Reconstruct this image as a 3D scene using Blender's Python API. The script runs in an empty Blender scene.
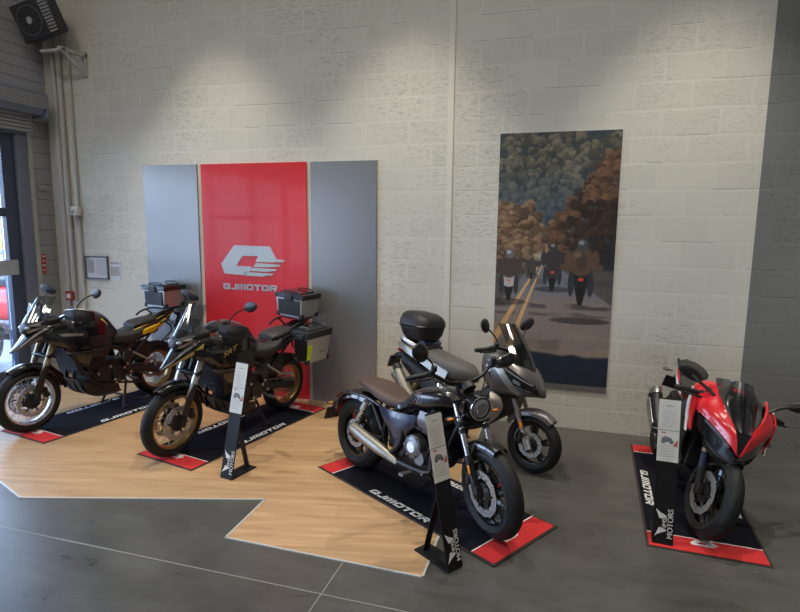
import bpy, bmesh, math, random
import numpy as np
from mathutils import Vector, Matrix, noise
PI = math.pi
R = math.radians
random.seed(7)
SC = bpy.context.scene
COL = SC.collection
sin, cos = math.sin, math.cos

# ------------------------------------------------------------------ materials
def mat(name, col, rough=0.5, metal=0.0, coat=0.0, spec=0.5, trans=0.0, alpha=1.0, emit=None, var=0.0, vscale=20, bump=0.0, bscale=200, ior=1.45):
    m = bpy.data.materials.new(name); m.use_nodes = True
    nt = m.node_tree; b = nt.nodes['Principled BSDF']
    b.inputs['Base Color'].default_value = (*col, 1)
    b.inputs['Roughness'].default_value = rough
    b.inputs['Metallic'].default_value = metal
    b.inputs['Coat Weight'].default_value = coat
    b.inputs['Coat Roughness'].default_value = 0.05
    b.inputs['Specular IOR Level'].default_value = spec
    b.inputs['Transmission Weight'].default_value = trans
    b.inputs['Alpha'].default_value = alpha
    b.inputs['IOR'].default_value = ior
    tc = nt.nodes.new('ShaderNodeTexCoord')
    n = nt.nodes.new('ShaderNodeTexNoise'); n.inputs['Scale'].default_value = vscale; n.inputs['Detail'].default_value = 4
    nt.links.new(tc.outputs['Object'], n.inputs['Vector'])
    mx = nt.nodes.new('ShaderNodeMix'); mx.data_type = 'RGBA'
    v = var if var else 0.06
    mx.inputs[6].default_value = (*[c*(1-v) for c in col], 1)
    mx.inputs[7].default_value = (*[min(1, c*(1+v)) for c in col], 1)
    nt.links.new(n.outputs['Fac'], mx.inputs[0]); nt.links.new(mx.outputs[2], b.inputs['Base Color'])
    if bump:
        n2 = nt.nodes.new('ShaderNodeTexNoise'); n2.inputs['Scale'].default_value = bscale; n2.inputs['Detail'].default_value = 3
        nt.links.new(tc.outputs['Object'], n2.inputs['Vector'])
        bp = nt.nodes.new('ShaderNodeBump'); bp.inputs['Strength'].default_value = bump; bp.inputs['Distance'].default_value = 0.004
        nt.links.new(n2.outputs['Fac'], bp.inputs['Height']); nt.links.new(bp.outputs['Normal'], b.inputs['Normal'])
    if emit:
        b.inputs['Emission Color'].default_value = (*emit[0], 1); b.inputs['Emission Strength'].default_value = emit[1]
    return m

def glassmat(name, tint=(1, 1, 1), alpha=0.25, rough=0.02):
    m = bpy.data.materials.new(name); m.use_nodes = True
    nt = m.node_tree; nt.nodes.remove(nt.nodes['Principled BSDF'])
    out = nt.nodes['Material Output']
    t = nt.nodes.new('ShaderNodeBsdfTransparent'); t.inputs[0].default_value = (*tint, 1)
    g = nt.nodes.new('ShaderNodeBsdfGlossy'); g.inputs['Roughness'].default_value = rough
    lw = nt.nodes.new('ShaderNodeLayerWeight'); lw.inputs[0].default_value = 0.35
    ma = nt.nodes.new('ShaderNodeMath'); ma.operation = 'MULTIPLY_ADD'; ma.inputs[1].default_value = 0.7; ma.inputs[2].default_value = alpha*0.3
    mx = nt.nodes.new('ShaderNodeMixShader')
    nt.links.new(lw.outputs['Fresnel'], ma.inputs[0]); nt.links.new(ma.outputs[0], mx.inputs[0])
    nt.links.new(t.outputs[0], mx.inputs[1]); nt.links.new(g.outputs[0], mx.inputs[2]); nt.links.new(mx.outputs[0], out.inputs[0])
    return m

M = {}
M['tyre'] = mat('tyre_rubber', (.014, .014, .015), .6, spec=.3, var=.3, bump=.3, bscale=120)
M['black_gloss'] = mat('black_gloss_paint', (.009, .009, .011), .22, coat=.8)
M['black_matte'] = mat('black_matte_plastic', (.016, .016, .018), .5, bump=.15)
M['black_metal'] = mat('black_metal', (.018, .018, .02), .36, metal=.3)
M['grey_metal'] = mat('grey_metal', (.16, .16, .17), .38, metal=.8, var=.2)
M['engine'] = mat('engine_casting', (.03, .03, .032), .4, metal=.5, var=.3)
M['chrome'] = mat('chrome', (.75, .75, .76), .16, metal=1)
M['steel'] = mat('brushed_steel', (.5, .5, .5), .32, metal=.9)
M['disc_steel'] = mat('disc_steel', (.42, .42, .42), .42, metal=.7)
M['gold'] = mat('gold_anodised', (.40, .27, .11), .36, metal=.8)
M['gold_dark'] = mat('gold_fork', (.32, .26, .17), .4, metal=.7)
M['alu'] = mat('aluminium_case', (.52, .53, .52), .42, metal=.75, var=.05)
M['silver_rim'] = mat('silver_rim', (.62, .62, .63), .3, metal=.7)
M['seat_black'] = mat('seat_vinyl_black', (.028, .027, .027), .55, bump=.3)
M['seat_brown'] = mat('seat_leather_brown', (.075, .045, .037), .5, bump=.4, var=.15)
M['seat_grey'] = mat('seat_vinyl_grey', (.085, .08, .078), .62, bump=.3)
M['yellow'] = mat('yellow_paint', (.82, .55, .02), .3, coat=.5)
M['stripe_gold'] = mat('gold_stripe', (.62, .46, .10), .35, coat=.3)
M['red'] = mat('red_paint', (.62, .012, .02), .25, coat=.9)
M['white'] = mat('white_paint', (.7, .7, .7), .4)
M['print_white'] = mat('white_print', (.72, .72, .72), .6)
M['navy'] = mat('navy_paint', (.012, .02, .055), .28, coat=.7)
M['mauve'] = mat('mauve_grey_paint', (.085, .072, .085), .35, metal=.3, coat=.4)
M['bronze'] = mat('bronze_grey_paint', (.13, .118, .118), .32, metal=.5, coat=.5)
M['bronze_light'] = mat('champagne_stripe', (.33, .31, .28), .35, metal=.5, coat=.4)
M['sil_panel'] = mat('satin_silver_panel', (.42, .38, .33), .35, metal=.7)
M['muffler'] = mat('muffler_satin', (.26, .24, .20), .42, metal=.7)
M['fluoro'] = mat('fluorescent_label', (.65, .85, .02), .6)
M['orange'] = mat('amber_reflector', (.75, .25, .02), .25, coat=.5)
M['taillight'] = mat('red_lens', (.25, .01, .01), .2, coat=.8)
M['lens'] = mat('lamp_glass', (.25, .26, .28), .08, metal=.4, coat=1)
M['mirror_glass'] = mat('mirror_glass', (.6, .62, .65), .05, metal=1)
M['screen_clear'] = glassmat('clear_windscreen', (.84, .87, .89), .6, .08)
M['screen_smoke'] = glassmat('smoked_windscreen', (.66, .66, .64), .5, .08)
M['glass'] = glassmat('window_glass', (.93, .96, .97), .15)
M['card'] = mat('price_card_paper', (.56, .55, .51), .6)
M['ink'] = mat('card_ink', (.12, .12, .14), .6)
M['ink_grey'] = mat('card_ink_grey', (.34, .33, .32), .6)
M['ink_red'] = mat('card_ink_red', (.35, .07, .06), .6)

# ------------------------------------------------------------------ mesh helpers
XF = [Matrix.Identity(4)]
def new(): return bmesh.new()
def obj(name, bm, m, parent=None, smooth=True, sub=0, bevel=0, ang=40):
    bm.transform(XF[-1])
    bmesh.ops.recalc_face_normals(bm, faces=bm.faces[:])
    me = bpy.data.meshes.new(name); bm.to_mesh(me); bm.free()
    me.materials.append(M[m] if isinstance(m, str) else m)
    o = bpy.data.objects.new(name, me); COL.objects.link(o)
    if parent: o.parent = parent
    if smooth:
        me.polygons.foreach_set('use_smooth', [True]*len(me.polygons))
        try: me.set_sharp_from_angle(angle=R(ang))
        except Exception: pass
    if bevel:
        b = o.modifiers.new('bevel', 'BEVEL'); b.width = bevel; b.segments = 2; b.limit_method = 'ANGLE'; b.angle_limit = R(35)
    if sub:
        s = o.modifiers.new('sub', 'SUBSURF'); s.levels = sub; s.render_levels = sub
    return o
def tag(o, label=None, cat=None, group=None, kind=None):
    if label: o['label'] = label
    if cat: o['category'] = cat
    if group: o['group'] = group
    if kind: o['kind'] = kind
    return o
def empty(name, loc, rot=(0, 0, 0), **k):
    o = bpy.data.objects.new(name, None); COL.objects.link(o); o.location = loc; o.rotation_euler = rot
    o.empty_display_size = .1
    tag(o, **k); return o
def copy_tree(o, parent=None):
    c = o.copy(); COL.objects.link(c)
    if parent: c.parent = parent
    for ch in [x for x in COL.objects if x.parent == o]: copy_tree(ch, c)
    return c

def box(bm, c, s, rot=None):
    g = bmesh.ops.create_cube(bm, size=1)['verts']
    m = Matrix.Translation(c) @ (rot if rot else Matrix.Identity(4)) @ Matrix.Diagonal((*s, 1))
    bmesh.ops.transform(bm, matrix=m, verts=g); return g
def roty(d): return Matrix.Rotation(R(d), 4, 'Y')
def rotz(d): return Matrix.Rotation(R(d), 4, 'Z')
def rotx(d): return Matrix.Rotation(R(d), 4, 'X')
def cyl(bm, a, b, r1, r2=None, seg=16):
    a = Vector(a); b = Vector(b); d = b-a; r2 = r1 if r2 is None else r2
    g = bmesh.ops.create_cone(bm, cap_ends=True, segments=seg, radius1=r1, radius2=r2, depth=d.length)['verts']
    q = d.to_track_quat('Z', 'Y').to_matrix().to_4x4()
    bmesh.ops.transform(bm, matrix=Matrix.Translation((a+b)/2) @ q, verts=g); return g
def ball(bm, c, s, rot=None, u=20, v=12):
    g = bmesh.ops.create_uvsphere(bm, u_segments=u, v_segments=v, radius=1)['verts']
    bmesh.ops.transform(bm, matrix=Matrix.Translation(c) @ (rot if rot else Matrix.Identity(4)) @ Matrix.Diagonal((*s, 1)), verts=g)
def cr(P, n):
    P = [np.array(p, float) for p in P]; out = []
    if len(P) == 2: return [P[0]+(P[1]-P[0])*i/n for i in range(n+1)]
    Q = [2*P[0]-P[1]]+P+[2*P[-1]-P[-2]]
    for i in range(1, len(Q)-2):
        for k in range(n):
            t = k/n
            out.append(.5*((2*Q[i])+(-Q[i-1]+Q[i+1])*t+(2*Q[i-1]-5*Q[i]+4*Q[i+1]-Q[i+2])*t*t+(-Q[i-1]+3*Q[i]-3*Q[i+1]+Q[i+2])*t**3))
    out.append(P[-1]); return out
def tube(bm, pts, r, seg=10, n=5, flat=1.0):
    ps = cr(pts, n) if len(pts) > 2 else [np.array(p, float) for p in pts]
    rr = r if isinstance(r, (list, tuple)) else None
    ps = [Vector(p) for p in ps]; rings = []; up = None
    for i, p in enumerate(ps):
        t = (ps[min(i+1, len(ps)-1)]-ps[max(i-1, 0)]).normalized()
        if up is None:
            up = Vector((0, 0, 1)) if abs(t.z) < .9 else Vector((1, 0, 0))
        u = (up - t*up.dot(t)).normalized(); up = u; v = t.cross(u)
        f = i/(len(ps)-1)
        if rr:
            k = f*(len(rr)-1); a = int(min(k, len(rr)-2)); rad = rr[a]+(rr[a+1]-rr[a])*(k-a)
        else: rad = r
        rings.append([bm.verts.new(p+u*cos(2*PI*j/seg)*rad*flat+v*sin(2*PI*j/seg)*rad) for j in range(seg)])
    for a, b in zip(rings, rings[1:]):
        for j in range(seg): bm.faces.new((a[j], a[(j+1) % seg], b[(j+1) % seg], b[j]))
    bm.faces.new(rings[0][::-1]); bm.faces.new(rings[-1])
def lathe_y(bm, prof, c, seg=48, closed=True, a0=0, a1=360, fn=None):
    """prof: list of (r, y); revolve around the Y axis through c"""
    full = abs(a1-a0-360) < 1e-6; N = seg if full else seg+1; rings = []
    for i in range(N):
        a = R(a0+(a1-a0)*i/seg); ring = []
        for k, (r, y) in enumerate(prof):
            rr = r + (fn(i, k) if fn else 0)
            ring.append(bm.verts.new((c[0]+rr*cos(a), c[1]+y, c[2]+rr*sin(a))))
        rings.append(ring)
    K = len(prof)
    for i in range(seg):
        A, B = rings[i], rings[(i+1) % N]
        for k in range(K if closed else K-1): bm.faces.new((A[k], A[(k+1) % K], B[(k+1) % K], B[k]))
    if not full and closed: bm.faces.new(rings[0]); bm.faces.new(rings[-1][::-1])
def prism(bm, poly, y0, y1, axis='y', z0=None):
    """poly in (x,z) extruded along y; axis='z': poly in (x,y) extruded along z; axis='x': poly (y,z)"""
    f = {'y': lambda p, t: (p[0], t, p[1]), 'z': lambda p, t: (p[0], p[1], t), 'x': lambda p, t: (t, p[0], p[1])}[axis]
    A = [bm.verts.new(f(p, y0)) for p in poly]; B = [bm.verts.new(f(p, y1)) for p in poly]; n = len(poly)
    fa = bm.faces.new(A); fb = bm.faces.new(B[::-1])
    for i in range(n): bm.faces.new((A[i], B[i], B[(i+1) % n], A[(i+1) % n]))
    if n > 4: bmesh.ops.triangulate(bm, faces=[fa, fb])
# loft along x: sections (x, zc, hw, top, bottom, exponent)
def sec_at(S, x):
    S = sorted(S); 
    if x <= S[0][0]: return S[0]
    if x >= S[-1][0]: return S[-1]
    for i in range(len(S)-1):
        if S[i][0] <= x <= S[i+1][0]: break
    t = (x-S[i][0])/(S[i+1][0]-S[i][0]); a = S[max(i-1, 0)]; b = S[i]; c = S[i+1]; d = S[min(i+2, len(S)-1)]
    out = [x]
    for k in range(1, 6):
        m1 = (c[k]-a[k])/max(c[0]-a[0], 1e-6)*(c[0]-b[0]); m2 = (d[k]-b[k])/max(d[0]-b[0], 1e-6)*(c[0]-b[0])
        v = (2*t**3-3*t*t+1)*b[k]+(t**3-2*t*t+t)*m1+(-2*t**3+3*t*t)*c[k]+(t**3-t*t)*m2
        out.append(v)
    return out
def loft(bm, S, n=24, seg=28, cy=0):
    xs0, xs1 = min(s[0] for s in S), max(s[0] for s in S); rings = []
    for i in range(n+1):
        x = xs0+(xs1-xs0)*i/n; _, zc, hw, t, b, e = sec_at(S, x); ring = []
        for j in range(seg):
            a = 2*PI*j/seg; ca, sa = cos(a), sin(a)
            y = hw*math.copysign(abs(ca)**(2/e), ca); z = (t if sa > 0 else b)*math.copysign(abs(sa)**(2/e), sa)
            ring.append(bm.verts.new((x, cy+y, zc+z)))
        rings.append(ring)
    for a, b in zip(rings, rings[1:]):
        for j in range(seg): bm.faces.new((a[j], a[(j+1) % seg], b[(j+1) % seg], b[j]))
    bm.faces.new(rings[0][::-1]); bm.faces.new(rings[-1])
def surf_y(S, x, z):
    _, zc, hw, t, b, e = sec_at(S, x); h = t if z > zc else b
    q = min(abs((z-zc)/h), .999); return hw*(1-q**e)**(1/e)
def decal(bm, quad, S, side=1, off=.004, n=8, cy=0):
    """quad: 4 (x,z) corners, laid on the loft surface"""
    q = [np.array(p, float) for p in quad]; V = []
    for i in range(n+1):
        row = []
        for j in range(3):
            u, v = i/n, j/2; p = (1-v)*((1-u)*q[0]+u*q[1])+v*((1-u)*q[3]+u*q[2])
            row.append(bm.verts.new((p[0], cy+side*(surf_y(S, p[0], p[1])+off), p[1])))
        V.append(row)
    for i in range(n):
        for j in range(2): bm.faces.new((V[i][j], V[i+1][j], V[i+1][j+1], V[i][j+1]))
def patch(bm, rows, thick=.006, nu=4, nv=4, mirror=False):
    """smooth sheet through rows of 3-D points, given real thickness"""
    cols = [cr(r, nu) for r in rows]; G = []
    for k in range(len(cols[0])): G.append(cr([c[k] for c in cols], nv))
    for sgn in ((1, -1) if mirror else (1,)):
        P = np.array([[p*np.array([1, sgn, 1]) for p in g] for g in G]); 
        du = np.gradient(P, axis=0); dv = np.gradient(P, axis=1); nn = np.cross(du, dv)
        L = np.linalg.norm(nn, axis=2, keepdims=True); nn = nn/np.maximum(L, 1e-9)
        A = [[bm.verts.new(P[i, j]+nn[i, j]*thick/2) for j in range(P.shape[1])] for i in range(P.shape[0])]
        B = [[bm.verts.new(P[i, j]-nn[i, j]*thick/2) for j in range(P.shape[1])] for i in range(P.shape[0])]
        I, J = P.shape[0]-1, P.shape[1]-1
        for i in range(I):
            for j in range(J):
                bm.faces.new((A[i][j], A[i+1][j], A[i+1][j+1], A[i][j+1])); bm.faces.new((B[i][j], B[i][j+1], B[i+1][j+1], B[i+1][j]))
        for i in range(I):
            bm.faces.new((A[i][0], B[i][0], B[i+1][0], A[i+1][0])); bm.faces.new((A[i][J], A[i+1][J], B[i+1][J], B[i][J]))
        for j in range(J):
            bm.faces.new((A[0][j], A[0][j+1], B[0][j+1], B[0][j])); bm.faces.new((A[I][j], B[I][j], B[I][j+1], A[I][j+1]))

def pair(name, rows, th, m, parent):
    out = []
    for s in (1, -1):
        bm = new(); patch(bm, [[(p[0], s*p[1], p[2]) for p in r] for r in rows], th); out.append(obj(name, bm, m, parent))
    return out
# ------------------------------------------------------------------ lettering
def slab(bm, poly, T, th=.001):
    """flat polygon (u,v) placed by matrix T, extruded th along its local z"""
    a = [bm.verts.new(T @ Vector((u, v, 0))) for u, v in poly]; b = [bm.verts.new(T @ Vector((u, v, th))) for u, v in poly]
    n = len(poly); f1 = bm.faces.new(a[::-1]); f2 = bm.faces.new(b)
    for i in range(n): bm.faces.new((a[i], a[(i+1) % n], b[(i+1) % n], b[i]))
    if n > 4: bmesh.ops.triangulate(bm, faces=[f1, f2])
def rc(x0, y0, x1, y1): return [(x0, y0), (x1, y0), (x1, y1), (x0, y1)]
G = {
 'Q': [rc(.0, .12, .28, .88), [(.0, .88), (.12, 1), (1.0, 1), (1.12, .88), (1.12, .74), (.0, .74)], rc(.84, .2, 1.12, .88), [(.0, .12), (.12, 0), (1.18, 0), (1.12, .26), (0, .26)], [(.55, .1), (.85, .1), (.75, .5), (.5, .5)]],
 'J': [rc(.6, .1, .88, 1), [(.1, 0), (.78, 0), (.88, .12), (.88, .26), (.0, .26)]],
 'M': [rc(0, 0, .26, 1), rc(.5, 0, .76, 1), rc(1.0, 0, 1.26, .9), [(0, .74), (1.26, .74), (1.26, .88), (1.14, 1), (0, 1)]],
 'O': [rc(0, .1, .28, .9), rc(.84, .1, 1.12, .9), [(0, .88), (.12, 1), (1.0, 1), (1.12, .88), (1.12, .74), (0, .74)], [(0, .12), (.12, 0), (1.0, 0), (1.12, .12), (1.12, .26), (0, .26)]],
 'T': [rc(0, .74, 1.1, 1), rc(.41, 0, .69, .8)],
 'R': [rc(0, 0, .28, 1), [(0, 1), (1.0, 1), (1.12, .88), (1.12, .74), (0, .74)], rc(.84, .45, 1.12, .88), [(0, .34), (1.0, .34), (1.12, .45), (1.12, .56), (0, .56)], [(.55, .36), (.85, .36), (1.15, 0), (.82, 0)]],
}
W = {'Q': 1.3, 'J': 1.02, 'M': 1.42, 'O': 1.26, 'T': 1.2, 'R': 1.2}
def word(bm, s, T, h, shear=.0, stretch=1.0, th=.001):
    """block lettering, starts at T origin, runs along T x, height h; returns width"""
    x = 0
    for c in s:
        for q in G[c]: slab(bm, [((x+u+shear*v)*h*stretch, v*h) for u, v in q], T, th)
        x += W[c]
    return x*h*stretch
LOGO = [[(245, 105), (575, 110), (622, 190), (174, 190)], [(174, 190), (322, 190), (258, 275), (115, 262)], [(115, 262), (258, 275), (400, 277), (385, 316), (330, 350), (145, 342)],
        [(470, 188), (621, 188), (605, 238), (440, 238)], [(621, 188), (636, 213), (705, 215), (698, 232), (607, 234)], [(446, 246), (668, 256), (660, 269), (545, 278), (420, 278)],
        [(400, 286), (635, 292), (625, 304), (545, 316), (383, 313)], [(350, 323), (600, 330), (590, 344), (525, 346), (510, 356), (310, 352)]]
def logo(bm, T, w, th=.001, flip=1):
    for q in LOGO: slab(bm, [((u-115)/590*w, (355-v)/590*w*flip) for u, v in q], T, th)
def text_bm(s, size):
    cu = bpy.data.curves.new('t', 'FONT'); cu.body = s; cu.size = size; cu.extrude = 0; cu.align_x = 'CENTER'; cu.align_y = 'CENTER'
    o = bpy.data.objects.new('t', cu); COL.objects.link(o)
    me = bpy.data.meshes.new_from_object(o.evaluated_get(bpy.context.evaluated_depsgraph_get()))
    bm = bmesh.new(); bm.from_mesh(me); bpy.data.objects.remove(o); bpy.data.curves.remove(cu); bpy.data.meshes.remove(me)
    g = bmesh.ops.extrude_face_region(bm, geom=bm.faces[:])
    bmesh.ops.translate(bm, vec=(0, 0, .0012), verts=[v for v in g['geom'] if isinstance(v, bmesh.types.BMVert)])
    return bm
def add_text(bm, s, size, T, sx=1, bold=0):
    for dx in ((0,) if not bold else (-bold, 0, bold)):
        t = text_bm(s, size); t.transform(T @ Matrix.Translation((dx, 0, 0)) @ Matrix.Diagonal((sx, 1, 1, 1))); me = bpy.data.meshes.new('x'); t.to_mesh(me); t.free(); bm.from_mesh(me); bpy.data.meshes.remove(me)

# ------------------------------------------------------------------ motorcycle pieces
def tyre(bm, c, Ro, Ri, w, knob=.004, seg=150):
    prof = []
    for k in range(17):
        t = -1+2*k/16; y = t*w/2; r = Ro-(Ro-Ri)*.62*abs(t)**2.6; prof.append((r, y))
    prof += [(Ri+.008, w*.42), (Ri, w*.36), (Ri, -w*.36), (Ri+.008, -w*.42)]
    def fn(i, k):
        if 2 <= k <= 14:
            d = abs(k-8)
            if (i+(2*d if k < 8 else 2*d+5)) % 10 == 0 and d > 0: return -knob*1.8
            if k in (6, 10) and knob > .0035: return -knob
        return 0
    lathe_y(bm, prof, c, seg, fn=fn)
def rim(bm, c, Ri, w, lip=.012):
    lathe_y(bm, [(Ri+.006, -w/2), (Ri+.006, -w/2+.006), (Ri-.014, -w/4), (Ri-.014, w/4), (Ri+.006, w/2-.006), (Ri+.006, w/2), (Ri-lip, w/2), (Ri-lip-.012, w/4), (Ri-lip-.012, -w/4), (Ri-lip, -w/2)], c, 64)
def disc(bm, c, y, Ro, Ri, th=.005):
    n = 72; rad = [Ro, Ro-(Ro-Ri)*.3, Ro-(Ro-Ri)*.55, Ro-(Ro-Ri)*.8, Ri]
    V = {}
    for s in (0, 1):
        for k, r in enumerate(rad):
            for i in range(n):
                wv = .0025*sin(i*PI/3) if k == 0 else 0
                a = 2*PI*i/n; V[s, k, i] = bm.verts.new((c[0]+(r+wv)*cos(a), y+(s-.5)*th, c[2]+(r+wv)*sin(a)))
    for i in range(n):
        j = (i+1) % n
        for k in range(4):
            if (k == 1 and i % 4 == 0) or (k == 2 and i % 4 == 2) or (k == 3 and i % 6 in (1, 2)): continue
            bm.faces.new((V[0, k, i], V[0, k, j], V[0, k+1, j], V[0, k+1, i])); bm.faces.new((V[1, k, i], V[1, k+1, i], V[1, k+1, j], V[1, k, j]))
        bm.faces.new((V[0, 0, i], V[1, 0, i], V[1, 0, j], V[0, 0, j])); bm.faces.new((V[0, 4, i], V[0, 4, j], V[1, 4, j], V[1, 4, i]))
def make_wheel(root, name, c, Ro, Ri, w, style, rim_m, spoke_m, discs, disc_r=.15, hub_m='black_metal', knob=.004, nsp=5):
    bm = new(); rim(bm, c, Ri, w*.72); hw = obj(name, bm, rim_m, root)
    bm = new(); tyre(bm, c, Ro, Ri, w, knob); obj('tyre', bm, 'tyre', hw)
    bm = new()
    lathe_y(bm, [(.03, -.085), (.05, -.08), (.05, -.05), (.028, -.04), (.028, .04), (.05, .05), (.05, .08), (.03, .085), (.008, .09), (.008, -.09)], c, 32)
    if style == 'wire': obj('hub', bm, hub_m, hw); bm = new()
    if style == 'wire':
        for i in range(36):
            a = 2*PI*i/36; s = 1 if i % 2 else -1; b = a+(.42 if (i//2) % 2 else -.42)
            cyl(bm, (c[0]+.045*cos(b), c[1]+s*.055, c[2]+.045*sin(b)), (c[0]+(Ri-.012)*cos(a), c[1]+s*.012, c[2]+(Ri-.012)*sin(a)), .0024, seg=5)
    else:
        for i in range(nsp):
            for d in ((-.13, .13) if style == 'twin' else (0,)):
                a = 2*PI*i/nsp+.3; q = [(.02, a+d*.3), (Ri-.01, a+d)]
                (r0, a0), (r1, a1) = q
                p0 = Vector((c[0]+r0*cos(a0), c[1], c[2]+r0*sin(a0))); p1 = Vector((c[0]+r1*cos(a1), c[1], c[2]+r1*sin(a1)))
                t = (p1-p0).normalized(); nrm = Vector((0, 1, 0)).cross(t); ra, rb = (.019, .012) if style == 'twin' else (.026, .017)
                vs = []
                for P, hwid, hy in ((p0, ra, .03), (p1, rb, .018)):
                    vs.append([bm.verts.new(P+nrm*hwid+Vector((0, hy*.5, 0))), bm.verts.new(P+Vector((0, hy, 0))), bm.verts.new(P-nrm*hwid+Vector((0, hy*.5, 0))), bm.verts.new(P-nrm*hwid-Vector((0, hy*.5, 0))), bm.verts.new(P-Vector((0, hy, 0))), bm.verts.new(P+nrm*hwid-Vector((0, hy*.5, 0)))])
                for k in range(6): bm.faces.new((vs[0][k], vs[0][(k+1) % 6], vs[1][(k+1) % 6], vs[1][k]))
                bm.faces.new(vs[0][::-1]); bm.faces.new(vs[1])
    obj('spokes', bm, spoke_m, hw)
    for s in discs:
        bm = new(); disc(bm, c, c[1]+s*.072, disc_r, disc_r*.68); d = obj('brake_disc', bm, 'disc_steel', hw)
        bm = new()
        lathe_y(bm, [(.045, s*.06), (disc_r*.5, s*.064), (disc_r*.5, s*.07), (.045, s*.078)], c, 24)
        for i in range(6):
            a = 2*PI*i/6; cyl(bm, (c[0]+.04*cos(a), c[1]+s*.068, c[2]+.04*sin(a)), (c[0]+disc_r*.72*cos(a+.15), c[1]+s*.07, c[2]+disc_r*.72*sin(a+.15)), .008, seg=6)
        obj('disc_carrier', bm, hub_m, hw)
    return hw
def caliper(root, c, s, ang, r, m='black_metal'):
    a = R(ang); bm = new(); P = Vector((c[0]+r*cos(a), s*.085, c[2]+r*sin(a)))
    rot = roty(-ang)
    box(bm, P, (.05, .055, .11), rot); cyl(bm, P+Vector((0, s*.02, .0)), P+Vector((0, s*.04, 0)), .02)
    cyl(bm, P+Vector((.0, s*.02, .035)), P+Vector((0, s*.038, .035)), .017)
    return obj('brake_caliper', bm, m, root, bevel=.006)
def fender(root, name, c, r0, a0, a1, w, m, th=.006, drop=.05, r1=None):
    bm = new(); rows = []
    for k in range(9):
        a = R(a0+(a1-a0)*k/8); rr = r0+((r1 or r0)-r0)*k/8
        ww = w*(.75+.25*sin(PI*k/8)); row = []
        for t, dr in ((-1, -drop), (-.8, -.012), (0, 0), (.8, -.012), (1, -drop)):
            row.append((c[0]+(rr+dr)*cos(a), t*ww, c[2]+(rr+dr)*sin(a)))
        rows.append(row)
    patch(bm, rows, th, 3, 2); return obj(name, bm, m, root)
def mirror(root, stem, head, rot, size=(.075, .018, .045), m='black_matte', r=.007):
    bm = new(); ball(bm, head, size, rot); 
    o = obj('mirror', bm, m, root)
    bm = new(); tube(bm, stem+[head], r, 8); obj('mirror_stem', bm, 'black_metal', o)
    bm = new(); off = rot @ Vector((0, size[1]*.55, 0)); ball(bm, Vector(head)+off, (size[0]*.88, size[1]*.6, size[2]*.85), rot)
    obj('mirror_glass', bm, 'mirror_glass', o); return o
def grip(hb, a, b, lever=True, s=1, weight=True):
    a, b = Vector(a), Vector(b); bm = new(); cyl(bm, a, b, .0175, seg=14)
    d = (b-a).normalized()
    for k in range(6): q = a+(b-a)*(k+.5)/6; cyl(bm, q-d*.003, q+d*.003, .0195, seg=14)
    cyl(bm, b, b+d*.025, .02, .016, 14); obj('grip', bm, 'black_matte', hb)
    bm = new(); box(bm, a-d*.03, (.05, .045, .045)); cyl(bm, a-d*.04+Vector((.02, 0, .02)), a-d*.04+Vector((.03, 0, .06)), .022, seg=12)
    obj('switch_housing', bm, 'black_matte', hb, bevel=.006)
    if lever:
        bm = new(); f = Vector((.055, 0, -.012)); tube(bm, [a-d*.03, a+f-d*.01, a+f+(b-a)*.6, b+f*.85, b+f*.8+d*.02], [.009, .007, .006, .006, .008], 8, flat=1.3)
        obj('lever', bm, 'black_metal', hb)
def signal(root, c, s, m='orange', r=.02):
    bm = new(); tube(bm, [(c[0], c[1]-s*.06, c[2]), c], .006, 8); ball(bm, c, (.02, .035, .016)); o = obj('turn_signal', bm, 'black_matte', root)
    bm = new(); ball(bm, (c[0]+.012, c[1], c[2]), (.012, .028, .011)); obj('signal_lens', bm, m, o)
def steer_xf(px, pz, rake, deg):
    """rotation by deg about the steering axis through (px,0,pz)"""
    ax = Vector((-sin(R(rake)), 0, cos(R(rake))))
    return Matrix.Translation((px, 0, pz)) @ Matrix.Rotation(R(deg), 4, ax) @ Matrix.Translation((-px, 0, -pz))
def chain_drive(root, a, b, y, rs=.085, rf=.035):
    bm = new(); lathe_y(bm, [(rs, y-.003), (rs, y+.003), (rs*.6, y+.003), (rs*.6, y-.003)], (b[0], 0, b[1]), 36, fn=lambda i, k: .005 if i % 2 and k < 2 else 0)
    for s in (1, -1): box(bm, ((a[0]+b[0])/2, y, (a[1]+s*rf+b[1]+s*rs)/2), (math.hypot(a[0]-b[0], a[1]-b[1]+s*(rf-rs)), .012, .014), roty(-math.degrees(math.atan2(a[1]+s*rf-b[1]-s*rs, a[0]-b[0]))))
    obj('drive_chain', bm, 'grey_metal', root)
def fins(bm, a, b, rx, ry, n, th=.004):
    a, b = Vector(a), Vector(b); d = (b-a); q = d.to_track_quat('Z', 'Y').to_matrix().to_4x4()
    for i in range(n): box(bm, a+d*(i+.5)/n, (rx, ry, th), q)

def glint_bolts(par, pts, r=.011):  # shiny bolt heads added to give the engines small specular glints
    first = None
    for x, y, z in pts:
        for s in (1, -1):
            if first is None:
                bm = new(); cyl(bm, (0, -.008, 0), (0, .008, 0), r, seg=6); cyl(bm, (0, -.004, 0), (0, .004, 0), r*1.35, seg=12); first = obj('glint_bolt', bm, 'steel', par); b = first
            else: b = first.copy(); COL.objects.link(b)
            b.location = (x, s*y, z)
def hoses(root, runs, r=.011):
    for run in runs:
        bm = new(); tube(bm, run, r, 8); obj('hose', bm, 'black_matte', root)
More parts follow.
